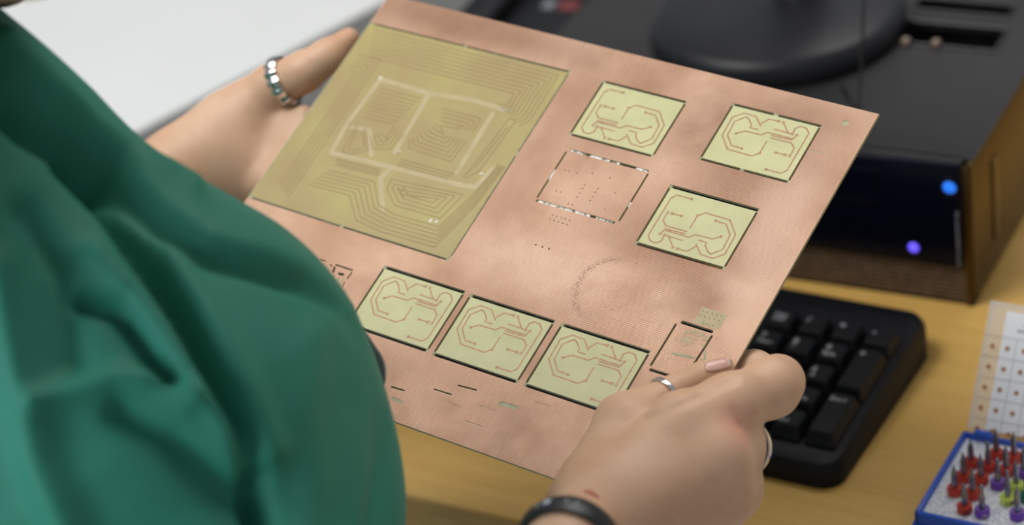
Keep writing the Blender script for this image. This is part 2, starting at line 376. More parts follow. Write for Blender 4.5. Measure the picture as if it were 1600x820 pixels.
# right flank: a bent metal sheet with a long raised slot, wrapping on to the front corner
sp_ = MB(); sp_.box(-.0035, 0, -.0015, PD, .004, PH - .0006, .001, 2); sd = sp_.build('side_panel', m_side, pc, angle=40)
MB().box(-.0056, -.0015, -.003, .001, .0, PH - .002, .0008, 2).build('corner_strip', m_side, pc, angle=40)
MB().box(-.0006, .0013, .034, .043, .022, .074, .0006, 2).build('side_slot', m_side, pc, angle=40)
b = MB(); nx = 96
for k in range(nx + 1):
    x = -PW + .001 + k * (PW - .0075) / nx; b.box(x - .0005, x + .0005, -.0015, .002, .0025, .0245)
for k in range(8):
    z = .0035 + k * .0029; b.box(-PW, -.005, -.0022, .0015, z - .0005, z + .0005)
tag(b.build('front_grille', m_grille, pc), kind='stuff')
MB().box(-PW + .002, -.004, .002, .006, .003, .0245).build('grille_backing', m_black, pc)
MB().box(-PW, -.0008, -.0015, .01, 0, .003, .0006, 1).build('foot_rail', m_black, pc)
rx = Matrix.Rotation(PI / 2, 4, 'X')
MB().lathe([(0, .0012), (.0026, .0011), (.0035, .0006), (.0038, 0)], 24, Matrix.Translation((-.0116, -.004, .0777)) @ rx).build('power_button', m_led1, pc, True)
MB().lathe([(.0060, 0), (.0060, .0005), (.0040, .0006), (.0040, 0)], 24, Matrix.Translation((-.0116, -.004, .0777)) @ rx).build('button_surround', m_bezel, pc, True)
MB().lathe([(0, .0012), (.0019, .0010), (.0028, .0005), (.0031, 0)], 20, Matrix.Translation((-.034, -.004, .0353)) @ rx).build('indicator_led', m_led2, pc, True)
b = MB()                                               # vertical row of small pale marks
z = .0625
while z > .0285:
    hgt = random.choice((.0012, .0016, .0022)); b.box(-.0088, -.0072 + random.uniform(-.0004, .0004), -.0043, -.0039, z - hgt, z); z -= hgt + random.choice((.0006, .0006, .0012))
b.build('printed_marks', m_smallprint, pc)

pcM = Matrix.Translation((.2545, 1.1301, DZ)) @ Matrix.Rotation(PA, 4, 'Z')
bc = pcM @ Vector((-.161, .129, PH))
mon = tag(empty('monitor', bc, PA), 'black monitor on a round disc stand on top of the computer', 'monitor')
MB().lathe([(0, .0), (.0745, 0), (.0775, .002), (.0775, .008), (.0755, .0135), (.069, .0165), (.04, .0178), (0, .018)], 96).build('stand_base', m_base, mon, angle=50)
MB().lathe([(.021, .016), (.0175, .021), (.0165, .03), (.0165, .20), (0, .20)], 40, Matrix.Translation((.008, .024, 0))).build('stand_neck', m_base, mon, True)
MB().box(-.25, .27, -.015, .02, .19, .50, .006, 3).build('screen_housing', m_black, mon)
MB().box(-.24, .26, -.0165, -.0145, .20, .49).build('screen', m_bezel, mon)
cb = MB(); q0 = Vector(onz(1341, 168, DZ + PH + .002)); q1 = Vector(at(1348, 55, 1.385)); q2 = Vector(at(1352, -60, 1.36))
cb.tube([q0 + Vector((-.004, .03, 0)), q0, q0 + (q1 - q0) * .12 + Vector((0, -.002, 0)), q1, q2, q2 + Vector((-.02, .02, .06))], .0008, 8)
tag(cb.build('cable', m_pctop, None, True), 'thin dark grey cable hanging in front of the round monitor stand', 'cable')

# dark handset lying to the left of the computer
dv = onz(815, 22, DZ + .02)
ph = tag(empty('desk_telephone', (dv[0], dv[1], DZ), DA + .12), 'black telephone-like device with small red mark, left of the computer behind the copper board', 'telephone')
b = MB(); b.box(-.035, .05, -.06, .12, 0, .026, .008, 3); b.build('housing', m_black, ph, angle=40)
MB().box(.028, .043, -.002, .010, .026, .0275, .0006, 1).build('red_mark', mat('dull_red_print', (.16, .02, .02), .5), ph); MB().box(.016, .025, -.002, .010, .026, .0275, .0006, 1).build('pale_mark', m_smallprint, ph)
b = MB(); b.box(-.03, -.002, -.05, .115, .026, .042, .007, 3); b.build('handset', m_black, ph, angle=40)

# ================================================================= keyboard
kb = tag(empty('computer_keyboard', (.1554, 1.096, DZ), DA), 'black computer keyboard with number pad, lying under the right side of the copper board', 'keyboard')
KX0, KX1, KY0, KY1 = -.385, .056, -.100, .036
def tilt(x, y, z): return (x, y, z + (y - KY0) * .075)
bm = bmesh.new(); poly = rrect(KX0, KX1, KY0, KY1, .012, 6)
layers = [(0.001, 0), (.0035, .0), (.010, -.0003), (.0138, -.0022), (.015, -.0055)]
rings = []
for z, ins in layers:
    r_ = rrect(KX0 - ins, KX1 + ins, KY0 - ins, KY1 + ins, .012 + ins * .6, 6)
    rings.append([bm.verts.new(tilt(x, y, z) if z > .002 else (x, y, 0)) for x, y in r_])
for a, b2 in zip(rings, rings[1:]):
    for k in range(len(a)): bm.faces.new((a[k], a[(k + 1) % len(a)], b2[(k + 1) % len(a)], b2[k]))
bm.faces.new(rings[0]); bm.faces.new(rings[-1])
mb = MB(); mb.bm.free(); mb.bm = bm; mb.build('keyboard_case', m_black, kb, angle=35)
KM = {}
def key(x, y, ux=1, uy=1, legend=None):               # x, y: key centre (m)
    w_, d_ = .0178 + (ux - 1) * .019, .0178 + (uy - 1) * .019
    if (ux, uy) not in KM:
        bm = bmesh.new(); R = []
        for z, ins, yo in ((0, 0, 0), (.0015, .0002, 0), (.0072, .0022, .0008), (.0080, .0030, .0009)):
            R.append([bm.verts.new((a, c + yo, z)) for a, c in rrect(-w_ / 2 + ins, w_ / 2 - ins, -d_ / 2 + ins, d_ / 2 - ins, .0016, 2)])
        for a, b2 in zip(R, R[1:]):
            for k in range(len(a)): bm.faces.new((a[k], a[(k + 1) % len(a)], b2[(k + 1) % len(a)], b2[k]))
        bm.faces.new(R[-1]); bmesh.ops.recalc_face_normals(bm, faces=bm.faces)
        me = bpy.data.meshes.new('key'); bm.to_mesh(me); bm.free(); me.materials.append(m_key); KM[(ux, uy)] = me
    o = bpy.data.objects.new('key', KM[(ux, uy)]); COL.objects.link(o); o.parent = kb
    X_, Y_, Z_ = tilt(x, y, .0152); o.location = (X_, Y_, Z_); o.rotation_euler = (math.atan(.075), 0, 0)
    if legend:
        for txt, dx, dy, sz in legend:
            cu = bpy.data.curves.new('legend', 'FONT'); cu.body = txt; cu.size = sz; cu.extrude = .00012; cu.offset = .00012
            to = bpy.data.objects.new('tmp', cu); COL.objects.link(to)
            me = bpy.data.meshes.new_from_object(to.evaluated_get(bpy.context.evaluated_depsgraph_get())); bpy.data.objects.remove(to)
            if not me.materials: me.materials.append(m_legend)
            else: me.materials[0] = m_legend
            l = bpy.data.objects.new('legend', me); COL.objects.link(l); l.parent = o; l.location = (-w_ / 2 + .0042 + dx, d_ / 2 - .0080 + dy, .0081)
    return o
p = .019
kx, ky = .0032, -.0025
L = .0058
num = [(-1, 0, 1, 1, [('Num', 0, .0008, .0036), ('Lock', 0, -.0026, .0036)]), (0, 0, 1, 1, [('/', 0, 0, L)]), (1, 0, 1, 1, [('*', 0, -.001, L * 1.25)]), (2, 0, 1, 1, [('-', 0, 0, L * 1.2)]),
       (-1, -1, 1, 1, [('7', 0, 0, L), ('Home', 0, -.0040, .0034)]), (0, -1, 1, 1, [('8', 0, 0, L), ('\u2191', .0, -.0042, .0042)]), (1, -1, 1, 1, [('9', 0, 0, L), ('PgUp', 0, -.0040, .0034)]), (2, -1.5, 1, 2, [('+', 0, 0, L * 1.1)]),
       (-1, -2, 1, 1, [('4', 0, 0, L), ('\u2190', 0, -.0042, .0042)]), (0, -2, 1, 1, [('5', 0, 0, L)]), (1, -2, 1, 1, [('6', 0, 0, L), ('\u2192', 0, -.0042, .0042)]),
       (-1, -3, 1, 1, [('1', 0, 0, L), ('End', 0, -.0040, .0034)]), (0, -3, 1, 1, [('2', 0, 0, L), ('\u2193', 0, -.0042, .0042)]), (1, -3, 1, 1, [('3', 0, 0, L), ('PgDn', 0, -.0040, .0034)]), (2, -3.5, 1, 2, [('Enter', -.0005, 0, .0042)]),
       (-.5, -4, 2, 1, [('0', 0, 0, L), ('Ins', 0, -.0040, .0034)]), (1, -4, 1, 1, [(',', 0, 0, L), ('Del', 0, -.0040, .0034)])]
for i, j, ux, uy, lg in num: key(kx + i * p, ky + j * p - (0 if 1 else 0), ux, uy, lg)
ox = kx - 2 * p - .006
for r in range(2):
    for i in range(3): key(ox - (2 - i) * p, ky - r * p)
for i in range(3): key(ox - (2 - i) * p, ky - 4 * p)
key(ox - p, ky - 3 * p)
ox2 = ox - 3 * p - .005
for r, (cnt, first, last) in enumerate(((13, 1, 2), (13, 1.5, 1.5), (12, 1.75, 2.25), (11, 2.25, 2.75), (0, 0, 0))):
    if cnt == 0: break
    x = ox2 + p / 2 - 15 * p
    widths = ([first] if first != 1 else []) + [1] * (cnt - (0 if first == 1 else 1)) + [last]
    tot = sum(widths); widths[-1] += 15 - tot
    for w_ in widths: key(x + w_ * p / 2, ky - r * p, round(w_, 2)); x += w_ * p
x = ox2 + p / 2 - 15 * p
for w_ in (1.25, 1.25, 1.25, 6.25, 1.25, 1.25, 1.25, 1.25): key(x + w_ * p / 2, ky - 4 * p, w_); x += w_ * p

# ================================================================= copper-clad board
BM = Matrix.Identity(4)
for i in range(3):
    for j in range(3): BM[i][j] = BR[i][j]
    BM[i][3] = BO[i]
board = tag(empty('circuit_board_sheet', mat=BM), 'large copper-clad sheet with milled yellow circuit panels, held in both hands', 'circuit board')
W_, H_, TH = 280., 222.5, 1.5
mm = lambda q: [(x / 1000, -y / 1000) for x, y in q]
def slot(x0, y0, x1, y1, wd, n=3):                    # stadium along a segment, mm
    dx, dy = x1 - x0, y1 - y0; l = math.hypot(dx, dy); a0 = math.atan2(dy, dx); r = wd / 2; out = []
    for cx, cy, a in ((x1, y1, a0 - PI / 2), (x0, y0, a0 + PI / 2)):
        for k in range(n + 1):
            t = a + PI * k / n; out.append((cx + r * math.cos(t), cy + r * math.sin(t)))
    return out
def circ(x, y, r, n=8): return [(x + r * math.cos(2 * PI * k / n), y + r * math.sin(2 * PI * k / n)) for k in range(n)]
PWD, PHT = 44.9, 32.3
panels = [(211.5, 14.7, 0, 'TR'), (142.6, 20.1, 1, 'TM'), (205.5, 67.0, 1, 'MR'), (94.2, 151.2, 0, 'B1'), (144.1, 151.7, 0, 'B2'), (194.5, 151.8, 0, 'B3')]
cut = []; win = []
for x, y, rot, nm in panels:
    g_ = 1.35 if nm in ('TR', 'TM') else 1.75; h_ = g_ / 2; X1, Y1 = x + PWD, y + PHT
    gs = 1.15
    if nm == 'TR':
        cut += [slot(x + .6, y - h_, x + 20.5, y - h_, g_), slot(x + 24, y - h_, X1 + .3, y - h_, g_), slot(x + .3, Y1 + h_, x + 20, Y1 + h_, g_), slot(x + 23, Y1 + h_, X1 - .4, Y1 + h_, g_)]
    else: cut += [slot(x + 1.0, y - h_, X1 - .2, y - h_, g_), slot(x + .6, Y1 + h_, X1 - .8, Y1 + h_, g_)]
    cut += [slot(x - gs / 2, y + .8, x - gs / 2, Y1 - .9, gs), slot(X1 + gs / 2, y + .9, X1 + gs / 2, Y1 - .9, gs)]
    win.append([(x - gs + .05, y - g_ + .05), (X1 + gs - .05, y - g_ + .05), (X1 + gs - .05, Y1 + g_ - .05), (x - gs + .05, Y1 + g_ - .05)])
# blank panel with white tape in its slots, and the small panel under the thumb
bs = (145.6, 61.6, 191.0, 93.0)
cs = [slot(bs[0] + 2, bs[1], bs[2] - 1, bs[1], 1.4), slot(bs[0] + 1, bs[3], bs[2] - 2, bs[3], 1.4), slot(bs[0], bs[1] + 1.8, bs[0], bs[3] - 1.8, 1.0), slot(bs[2], bs[1] + 1.8, bs[2], bs[3] - 1.8, 1.0)]
ss = [slot(246.6, 132.0, 261.6, 132.2, 1.7), slot(244.9, 158.9, 257.8, 158.9, 1.5), slot(244.3, 134.0, 243.9, 156.8, 1.1), slot(262.8, 134.2, 261.9, 154.8, 1.1)]
holes = [[157.6, 63.2], [150.5, 73.0], [152.8, 73.0], [157.4, 73.0], [164.5, 70.6], [174.3, 70.7], [164.4, 77.9], [164.5, 80.2], [164.6, 82.8], [164.4, 85.2], [171.8, 77.8], [171.7, 80.2], [171.8, 82.8], [171.7, 85.2], [152.8, 85.1], [155.2, 85.2], [162.2, 90.0], [164.5, 90.0], [181.0, 77.7], [181.0, 87.6], [158.2, 98.3], [160.6, 98.3], [163.0, 98.3], [165.3, 98.3], [167.8, 98.4], [158.2, 100.7], [160.6, 100.8], [163.0, 100.9], [165.4, 100.9], [167.8, 100.9], [159.1, 115.8], [162.8, 115.9], [166.5, 115.9]]
ch = [circ(x, y, .36 if i < 30 else .5) for i, (x, y) in enumerate(holes)]
bigcut = [slot(3.5, 19.7, 59, 19.2, .9), slot(61, 19.2, 120.8, 18.9, .9), slot(3, 136.0, 57.5, 136.6, .8), slot(60, 136.6, 120.5, 136.8, .9), slot(122, 21, 122.2, 70, .5), slot(122.2, 73, 122.3, 134, .5)]
dash_cut = [slot(164.1, 195.7, 173.4, 195.0, .8), slot(154.4, 201.3, 163.4, 201.0, .7), slot(133.9, 207, 140.9, 206.7, .8)]
dash_win = [circ(267.3, 9.1, 1.7, 14), slot(188.4, 197.4, 195.8, 196.9, 2.2, 5), slot(177.1, 210.7, 186.1, 210.7, .35), slot(137.9, 212.1, 143.3, 212.7, 1.6), slot(202.9, 191.1, 211.2, 190.9, .3), slot(178.7, 201.3, 187.7, 201.4, .22), slot(164, 204.7, 172.1, 205.4, .22), slot(258.3, 28, 264.8, 28, .5)]
# small milled circuit at the left (dark outlined tracks), cut through the copper
ic_cut = [slot(68.9, 157.0, 78.8, 157.1, .9), slot(79.2, 158.4, 79.0, 162.0, .8), slot(59.5, 157.1, 62.3, 156.7, .8), slot(69.0, 158.6, 69.9, 161.2, 1.2), slot(73.3, 160.9, 75.6, 160.8, 1.5), slot(66.2, 157.8, 67.0, 158.4, .7), slot(78.7, 164.2, 79.3, 167.1, .5)]
ic_win = [slot(74.9, 163.4, 75.2, 168.5, 1.5), slot(71.4, 162.8, 71.7, 168.5, 1.3), slot(77.3, 162.5, 77.2, 168, .8), slot(66.0, 160.2, 68.2, 165.5, 1.2)]
outer = [(0, 0), (W_, 0), (W_, H_), (0, H_)]
def sheet(name, loops_mm, z0, z1, m):
    pts, loops = [], []
    for lp in loops_mm:
        i = len(pts); pts += mm(lp); loops.append(list(range(i, i + len(lp))))
    v_, f_ = plate_mesh(pts, loops, z0 / 1000, z1 / 1000); return mesh_obj(name, v_, f_, m, board)
allcut = cut + cs + ss + ch + bigcut + dash_cut + ic_cut
sheet('fibreglass_core', [outer] + allcut, -TH, -.14, m_frp)
bigwin = [(0.02, 19.2), (60, 18.7), (121.4, 18.4), (121.9, 40), (122.0, 136.4), (60, 136.2), (0.02, 135.6)]
bigin = [(0.6, 20.2), (121.35, 19.5), (121.7, 136.2), (0.6, 135.4)]
copwin = win + cs + ss + ch + dash_cut + ic_cut + dash_win + ic_win
# big window: union of panel and its slots, done as one outline
copwin.append([(-1, 19.2), (60, 18.7), (122.5, 18.3), (122.65, 136.4), (122.5, 137.35), (60, 137.1), (-1, 136.6)])
outer_c = [(0.0, 0), (W_, 0), (W_, H_), (0.0, H_), (0.0, 136.6), (60, 137.1), (122.5, 137.35), (122.65, 136.4), (122.5, 18.3), (60, 18.7), (0.0, 19.2)]
copwin.pop()
sheet('copper_foil', [outer_c] + copwin, -.14, 0, m_copper)
PT = [[[17.9,9.7],[13.7,9.6],[13.8,8.1],[11.0,5.3],[9.0,4.4],[4.9,8.5],[5.4,16.7],[10.0,21.6],[15.6,21.8]],[[18.2,7.4],[13.5,2.9],[7.0,2.6],[2.7,6.5],[3.0,17.5],[9.3,24.2],[22.3,24.4],[25.1,21.8],[25.1,14.7]],[[9.0,14.6],[12.3,12.2],[20.9,12.0],[23.0,9.8],[36.3,9.8],[37.1,7.3]],[[17.6,6.2],[20.2,2.5],[25.3,2.3]],[[27.5,2.3],[32.3,7.0]],[[25.2,7.2],[34.8,7.4]],[[34.8,7.4],[34.6,3.9],[36.6,2.1],[39.7,2.4],[42.1,4.8],[42.0,27.0],[40.1,29.4],[32.3,29.5]],[[25.8,12.3],[36.7,12.2],[39.4,14.5],[39.6,19.2]],[[32.2,19.4],[37.0,19.3]],[[25.8,10.9],[36.4,10.6]]]
PC = [[9.0,14.6],[15.6,21.8],[25.1,21.8],[37.1,7.3],[34.8,7.4],[32.3,29.5],[32.2,19.4]]
PS = [[25.3,2.3],[27.7,2.3],[37.1,19.3],[39.4,19.3]]
def ribbon(mb, pts, wd, z0, z1):
    mt = Matrix.Scale(.001, 4)
    for i, ((x0, y0), (x1, y1)) in enumerate(zip(pts, pts[1:])):
        mb.nseg = getattr(mb, 'nseg', 0) + 1
        mb.prism([(a, -b_) for a, b_ in slot(x0, y0, x1, y1, wd, 2)], z0, z1 + (mb.nseg % 7) * .0016, mt)
def ringpad(mb, x, y, r0, r1, z0, z1, n=10, ph0=0):
    bm = mb.bm; V = []
    for r, z in ((r1, z0), (r1, z1), (r0, z1), (r0, z0)):
        V.append([bm.verts.new(((x + r * math.cos(ph0 + 2 * PI * k / n)) / 1000, -(y + r * math.sin(ph0 + 2 * PI * k / n)) / 1000, z / 1000)) for k in range(n)])
    for i in range(4):
        a, b_ = V[i], V[(i + 1) % 4]
        for k in range(n): bm.faces.new((a[k], a[(k + 1) % n], b_[(k + 1) % n], b_[k]))
pm = None
for x, y, rot, nm in panels:
    T_ = Matrix.Translation(((x + PWD / 2) / 1000, -(y + PHT / 2) / 1000, 0)) @ Matrix.Rotation(PI if rot else 0, 4, 'Z')
    if pm is None:
        b = MB(); b.prism([(a / 1000, b_ / 1000) for a, b_ in rrect(-PWD / 2, PWD / 2, -PHT / 2, PHT / 2, .7, 3)], -.14 / 1000, -.06 / 1000)
        o = b.build('milled_panel', m_panel, board)
        b = MB(); C0 = lambda q: [(a - PWD / 2, c_ - PHT / 2) for a, c_ in q]
        for t_ in PT: ribbon(b, C0(t_), .68, -.07, -.005)
        tr = b.build('trace', m_trace, o)
        b = MB()
        for a, c_ in C0(PC): ringpad(b, a, c_, .42, .78, -.07, .0)
        for a, c_ in C0(PS): ringpad(b, a, c_, .6, 1.0, -.07, .0, 4, PI / 4)
        pd = b.build('solder_pads', m_trace, o)
        pm = (o, tr, pd)
    else:
        o = pm[0].copy(); COL.objects.link(o); o.parent = board
        for q in pm[1:]: d = q.copy(); COL.objects.link(d); d.parent = o
    o.matrix_local = T_
# the large milled panel
bp_ = MB(); bp_.prism(mm(bigin), -.14 / 1000, -.06 / 1000); bigp = bp_.build('large_milled_panel', m_panelbig, board)
lines = []
def nest(pts, n, dx, dy): return [[(a + dx[min(i, len(dx) - 1)] * k, b_ + dy[min(i, len(dy) - 1)] * k) for i, (a, b_) in enumerate(pts)] for k in range(n)]
lines += nest([(4, 23), (117.5, 22.5), (117.8, 52), (114, 56)], 8, [1.2, -2.3, -2.3, -2.3], [2.35, 2.35, -.9, -1.2])           # along the top, then down the right edge
lines += nest([(70, 58), (92, 57.5), (93, 60), (93, 66)], 5, [1.2, -1.8, -2.2, -2.2], [2.3, 2.3, 1.2, 0])
lines += nest([(63.5, 80), (66, 84.5), (92, 85.5), (93, 72)], 8, [1.2, 1.4, -2.2, -2.2], [-1.7, -2.3, -2.3, 0])
lines += nest([(30, 56), (55, 55.5)], 9, [.2, -.6], [2.3, 2.3])
lines += nest([(42, 84), (48, 90.5), (57, 88), (58, 78)], 4, [1.6, 1.4, -2.2, -2.2], [-1, -2.4, -2.2, -1])
lines += nest([(31, 80), (33, 97), (38, 97), (46, 92), (36, 80)], 2, [2, 2, 0, -3, 0], [2, -2.5, -2.5, -1, 2])
lines += nest([(68, 104), (108.7, 101), (105.2, 116.8), (78.1, 117.2), (69, 110), (68, 104)], 4, [3.0, -3.6, -3.0, 1.2, 2.6, 3.0], [2.2, 2.0, -2.2, -2.4, -1.2, 2.2])
lines += nest([(32, 109), (60, 108), (70, 119.5), (81, 122), (107, 121.5), (113.5, 100), (116.5, 80)], 6, [-1.0, -1.6, -1.2, -.4, .9, .9, .8], [2.2, 2.2, 2.3, 2.2, 2.2, 1.2, 0])
lines += nest([(104, 89), (107, 53.5), (111, 53.5), (109, 86), (105, 92), (103, 91.5), (104, 88)], 1, [0], [0]) + nest([(106, 85), (109, 58)], 1, [0], [0])
lines += nest([(32, 101.5), (59, 100.5), (60, 104), (34, 105)], 2, [1.2, -1.2, -1.2, 1.2], [1.1, 1.1, -1.1, -1.1])
lines += nest([(6, 40), (20, 39.5), (21, 130)], 5, [0, -2.3, -2.3], [2.5, 2.5, -1.5])
lines += nest([(66, 92), (98, 91.5)], 3, [0, -1], [1.8, 1.8])
b = MB()
for l_ in lines: ribbon(b, l_, .5, -.07, -.03)
tag(b.build('milled_groove_lines', m_groove, bigp), kind='stuff')
b = MB()
for l_ in ([(26.8, 50.7), (57.8, 51.5), (80.6, 48.7), (101.6, 49.2)], [(57.8, 51.5), (60.5, 89.3)], [(26.8, 50.7), (25.5, 80.9), (27.6, 99.2)], [(27.6, 99.2), (64.0, 97.5), (103.1, 96.5), (112.5, 95.4), (114.8, 82.4)], [(64.0, 97.5), (62.0, 105.5), (74.2, 121.7)], [(97, 53), (98.5, 91.1)], [(29, 82), (39.4, 80.5), (49.6, 94.5)]):
    ribbon(b, l_, 2.6, -.07, -.045)
b.build('pale_track', m_haze, bigp)
b = MB()
for x, y in [(62.4, 88.2), (100.9, 49.4), (104.0, 49.0), (26.3, 49.9), (101.2, 119.5), (111.0, 87.4), (104, 119)]: ringpad(b, x, y, .35, .9, -.07, -.02)
b.build('solder_pads', m_tape, bigp)
# tape in the slots of the blank panel
b = MB(); z0, z1 = -.95, -.35
def patch(x0, y0, x1, y1, seg):
    for a, c_ in seg:
        X0, Y0, X1_, Y1_ = x0 + (x1 - x0) * a, y0 + (y1 - y0) * a, x0 + (x1 - x0) * c_, y0 + (y1 - y0) * c_
        b.prism(mm(slot(X0, Y0, X1_, Y1_, 1.25 if y0 == y1 else .9)), z0 / 1000, z1 / 1000)
patch(bs[0] + 2, bs[1], bs[2] - 1, bs[1], ((.0, .18), (.25, .36), (.38, .5), (.55, .62), (.86, .98)))
patch(bs[0] + 1, bs[3], bs[2] - 2, bs[3], ((.02, .2), (.22, .46), (.5, .6), (.62, .68), (.78, .97)))
patch(bs[0], bs[1] + 1.8, bs[0], bs[3] - 1.8, ((.38, .6),)); patch(bs[2], bs[1] + 1.8, bs[2], bs[3] - 1.8, ((.6, .7),))
b.build('tape_scraps', m_tape, board)
# small panel: milled net pattern, dogleg track, dotted pad field
b = MB(); b.prism(mm([(251.5, 121.8), (264.3, 121.8), (264.3, 129.6), (262.8, 130.6), (251.3, 130.4)]), 0.0, .00006)
o = b.build('milled_pad_field', m_haze, board)
b = MB()
for x, y in [(252.6, 123.6), (255, 123.6), (257.4, 123.6), (259.8, 123.6), (262.2, 123.6), (252.6, 126.1), (255, 126.1), (257.4, 126.1), (259.8, 126.1), (262.2, 126.1), (256, 129.3), (257.6, 129.3), (259.2, 129.3), (260.8, 129.3)]: b.prism(mm(circ(x, y, .42, 6)), 0.00006, .0001)
b.build('pad_dots', m_groove, o)
b = MB(); rr = random.Random(3)
for k in range(26):
    x, y = rr.uniform(250.6, 261), rr.uniform(134.4, 142.0); pts = [(x, y)]
    for s_ in range(3):
        a = rr.choice((0, PI / 4, PI / 2, 3 * PI / 4, PI, -PI / 4, -PI / 2)); x = min(262, max(250.4, x + 2.0 * math.cos(a))); y = min(142.6, max(134, y + 2.0 * math.sin(a))); pts.append((x, y))
    ribbon(b, pts, .38, 0, .07)
b.build('milled_net', m_haze, board)
b = MB(); ribbon(b, [(250.3, 148.1), (260.6, 147.0)], 1.1, 0, .06); ribbon(b, [(263.9, 146.8), (265.7, 146.6), (263.9, 142.3)], .9, 0, .06); b.build('pale_track', m_frp, board)

# ================================================================= box of drill bits
BA = -.5812; bxo = np.array([.1762, .9384])
bxM = Matrix.Translation((bxo[0], bxo[1], DZ)) @ Matrix.Rotation(BA, 4, 'Z')
bx = tag(empty('drill_bit_box', (bxo[0], bxo[1], DZ), BA), 'open blue plastic box with white foam and raised clear lid, at the lower right', 'box')
LX, LY, HZ = .098, .071, .015
b = MB(); t_ = .0024
b.box(0, LX, 0, t_, .0, HZ, .0007, 2).box(0, LX, LY - t_, LY, 0, HZ, .0007, 2).box(0, t_, 0, LY, 0, HZ, .0007, 2).box(LX - t_, LX, 0, LY, 0, HZ, .0007, 2).box(.0005, LX - .0005, .0005, LY - .0005, 0, .002, 0)
b.box(-.0012, LX + .0012, -.0012, LY + .0012, .0, .0085, .001, 2)
b.build('tray', m_bluebox, bx, angle=40)
for x0 in (.004, .036, .068):
    MB().prism([(x0, 0), (x0 + .015, 0), (x0 + .011, .0052), (x0 + .003, .0052)], 0, .003, Matrix.Translation((0, LY - .0005, HZ - .0025)) @ Matrix.Rotation(PI / 2, 4, 'X')).build('hinge_tab', m_bluebox, bx)
MB().box(t_ - .0002, LX - t_ + .0002, t_ - .0002, LY - t_ + .0002, .002, .0125, .0006, 1).build('foam_insert', m_foam, bx)
lid = empty('lid', (0, LY + .001, HZ + .001)); lid.parent = bx
lid.rotation_euler = (math.radians(52), 0, 0)
LL = .0665
def lidpart(mbx, name, m, par): return mbx.build(name, m, par)
# lid is one mesh: a shallow clear tray standing open
bpy.data.objects.remove(lid)
LM = Matrix.Translation((.0015, LY + .001, HZ + .001)) @ Matrix.Rotation(math.radians(52), 4, 'X')
b = MB(); b.box(0, LX - .003, 0, LL, -.0012, 0, .0004, 1, LM)
b.box(0, .0013, 0, LL, -.006, 0, .0004, 1, LM).box(LX - .0043, LX - .003, 0, LL, -.006, 0, .0004, 1, LM).box(0, LX - .003, LL - .0013, LL, -.006, 0, .0005, 1, LM)
lid = b.build('lid', m_clear, bx)
b = MB(); b.box(.0098, LX - .006, .001, LL - .004, .0002, .0006, 0, 1, LM); pap = b.build('paper_insert', m_paper, lid)
b = MB(); cx0, dxx, dyy = .0128, .0088, .0107
for k in range(9): b.box(cx0 + (k + .56) * dxx - .00012, cx0 + (k + .56) * dxx + .00012, .001, LL - .0175, .0006, .0007, 0, 1, LM)
for k in range(6): b.box(.0015, LX - .006, LL - .0176 - k * dyy, LL - .0173 - k * dyy, .0006, .0007, 0, 1, LM)
b.build('printed_grid', m_inkline, lid)
b = MB()
for i in range(-1, 9):
    for j in range(5):
        if i < 0: q = .0055
        else: q = cx0 + i * dxx + .0007
        b.lathe([(0, .0010), (.00115, .0010), (.0012, .0006)], 10, LM @ Matrix.Translation((q, LL - .0228 - j * dyy, 0)))
b.build('printed_dots', m_dot, lid)
b = MB(); x = .017
rr = random.Random(5)
for row, (xa, n) in enumerate(((.020, 7), (.017, 9))):
    x = xa
    for k in range(n): w_ = rr.uniform(.0008, .0016); b.box(x, x + w_, LL - .0105 - row * .0032, LL - .0092 - row * .0032, .0006, .0007, 0, 1, LM); x += w_ + .0004
b.build('printed_marks', m_inkline, lid)

def drill(lx, ly, m, label, style=0, h=.0178, mark=None, sc=1.0, rot=0):
    P = bxM @ Vector((lx, ly, .0125))
    t = tag(empty('drill_bit', P, rot), label, 'drill bit', 'drill bits standing in the blue box')
    MB().lathe([(.0024, -.0002), (.0036, 0), (.0038, .0003), (.0038, .0038), (.0034, .0044), (.0016, .0044), (.0016, .0002)], 28).build('depth_ring', m, t, angle=40)
    b = MB()
    hh = h * sc
    if style == 0: prof = [(0, -.004), (.00158, -.004), (.00158, hh * .70), (.00135, hh * .75), (.0006, hh * .88), (.0005, hh * .91), (.0004, hh * .97), (0, hh)]
    else: prof = [(0, -.004), (.00158, -.004), (.00158, hh * .55), (.0012, hh * .66), (.0010, hh * .70), (.0010, hh * .93), (.0007, hh * .98), (0, hh)]
    b.lathe(prof, 18).build('shank', m_steel, t, angle=50)
    b = MB(); b.tube([(.0007 * math.cos(a) * (1 - a / 16), .0007 * math.sin(a) * (1 - a / 16), hh * (.74 + a * .021)) for a in [k * .8 for k in range(13)]], .00018, 5).build('flute', m_steel, t, True)
    b = MB()
    for k in range(9):
        a = k * 2 * PI / 9; b.box(.0022, .0031, -.00022, .00022, .00435, .00455, 0, 1, Matrix.Rotation(a, 4, 'Z'))
    b.build('scale_marks', m_legend if m is m_purple else m_ink, t)
    if mark:
        cu = bpy.data.curves.new('number', 'FONT'); cu.body = mark; cu.size = .0030; cu.extrude = .00008; cu.offset = .00006; cu.align_x = 'CENTER'
        to = bpy.data.objects.new('tmp', cu); COL.objects.link(to); me = bpy.data.meshes.new_from_object(to.evaluated_get(bpy.context.evaluated_depsgraph_get())); bpy.data.objects.remove(to)
        mk = m_legend if m is m_purple else m_ink
        if me.materials: me.materials[0] = mk
        else: me.materials.append(mk)
        view = 0.02 - rot
        R = .00385
        for v in me.vertices:                          # wrap the figures round the ring
            a = v.co.x / R - PI / 2 + view; rr_ = R + v.co.z; v.co = Vector((rr_ * math.cos(a), rr_ * math.sin(a), .0010 + v.co.y))
        o = bpy.data.objects.new('size_number', me); COL.objects.link(o); o.parent = t
    return t
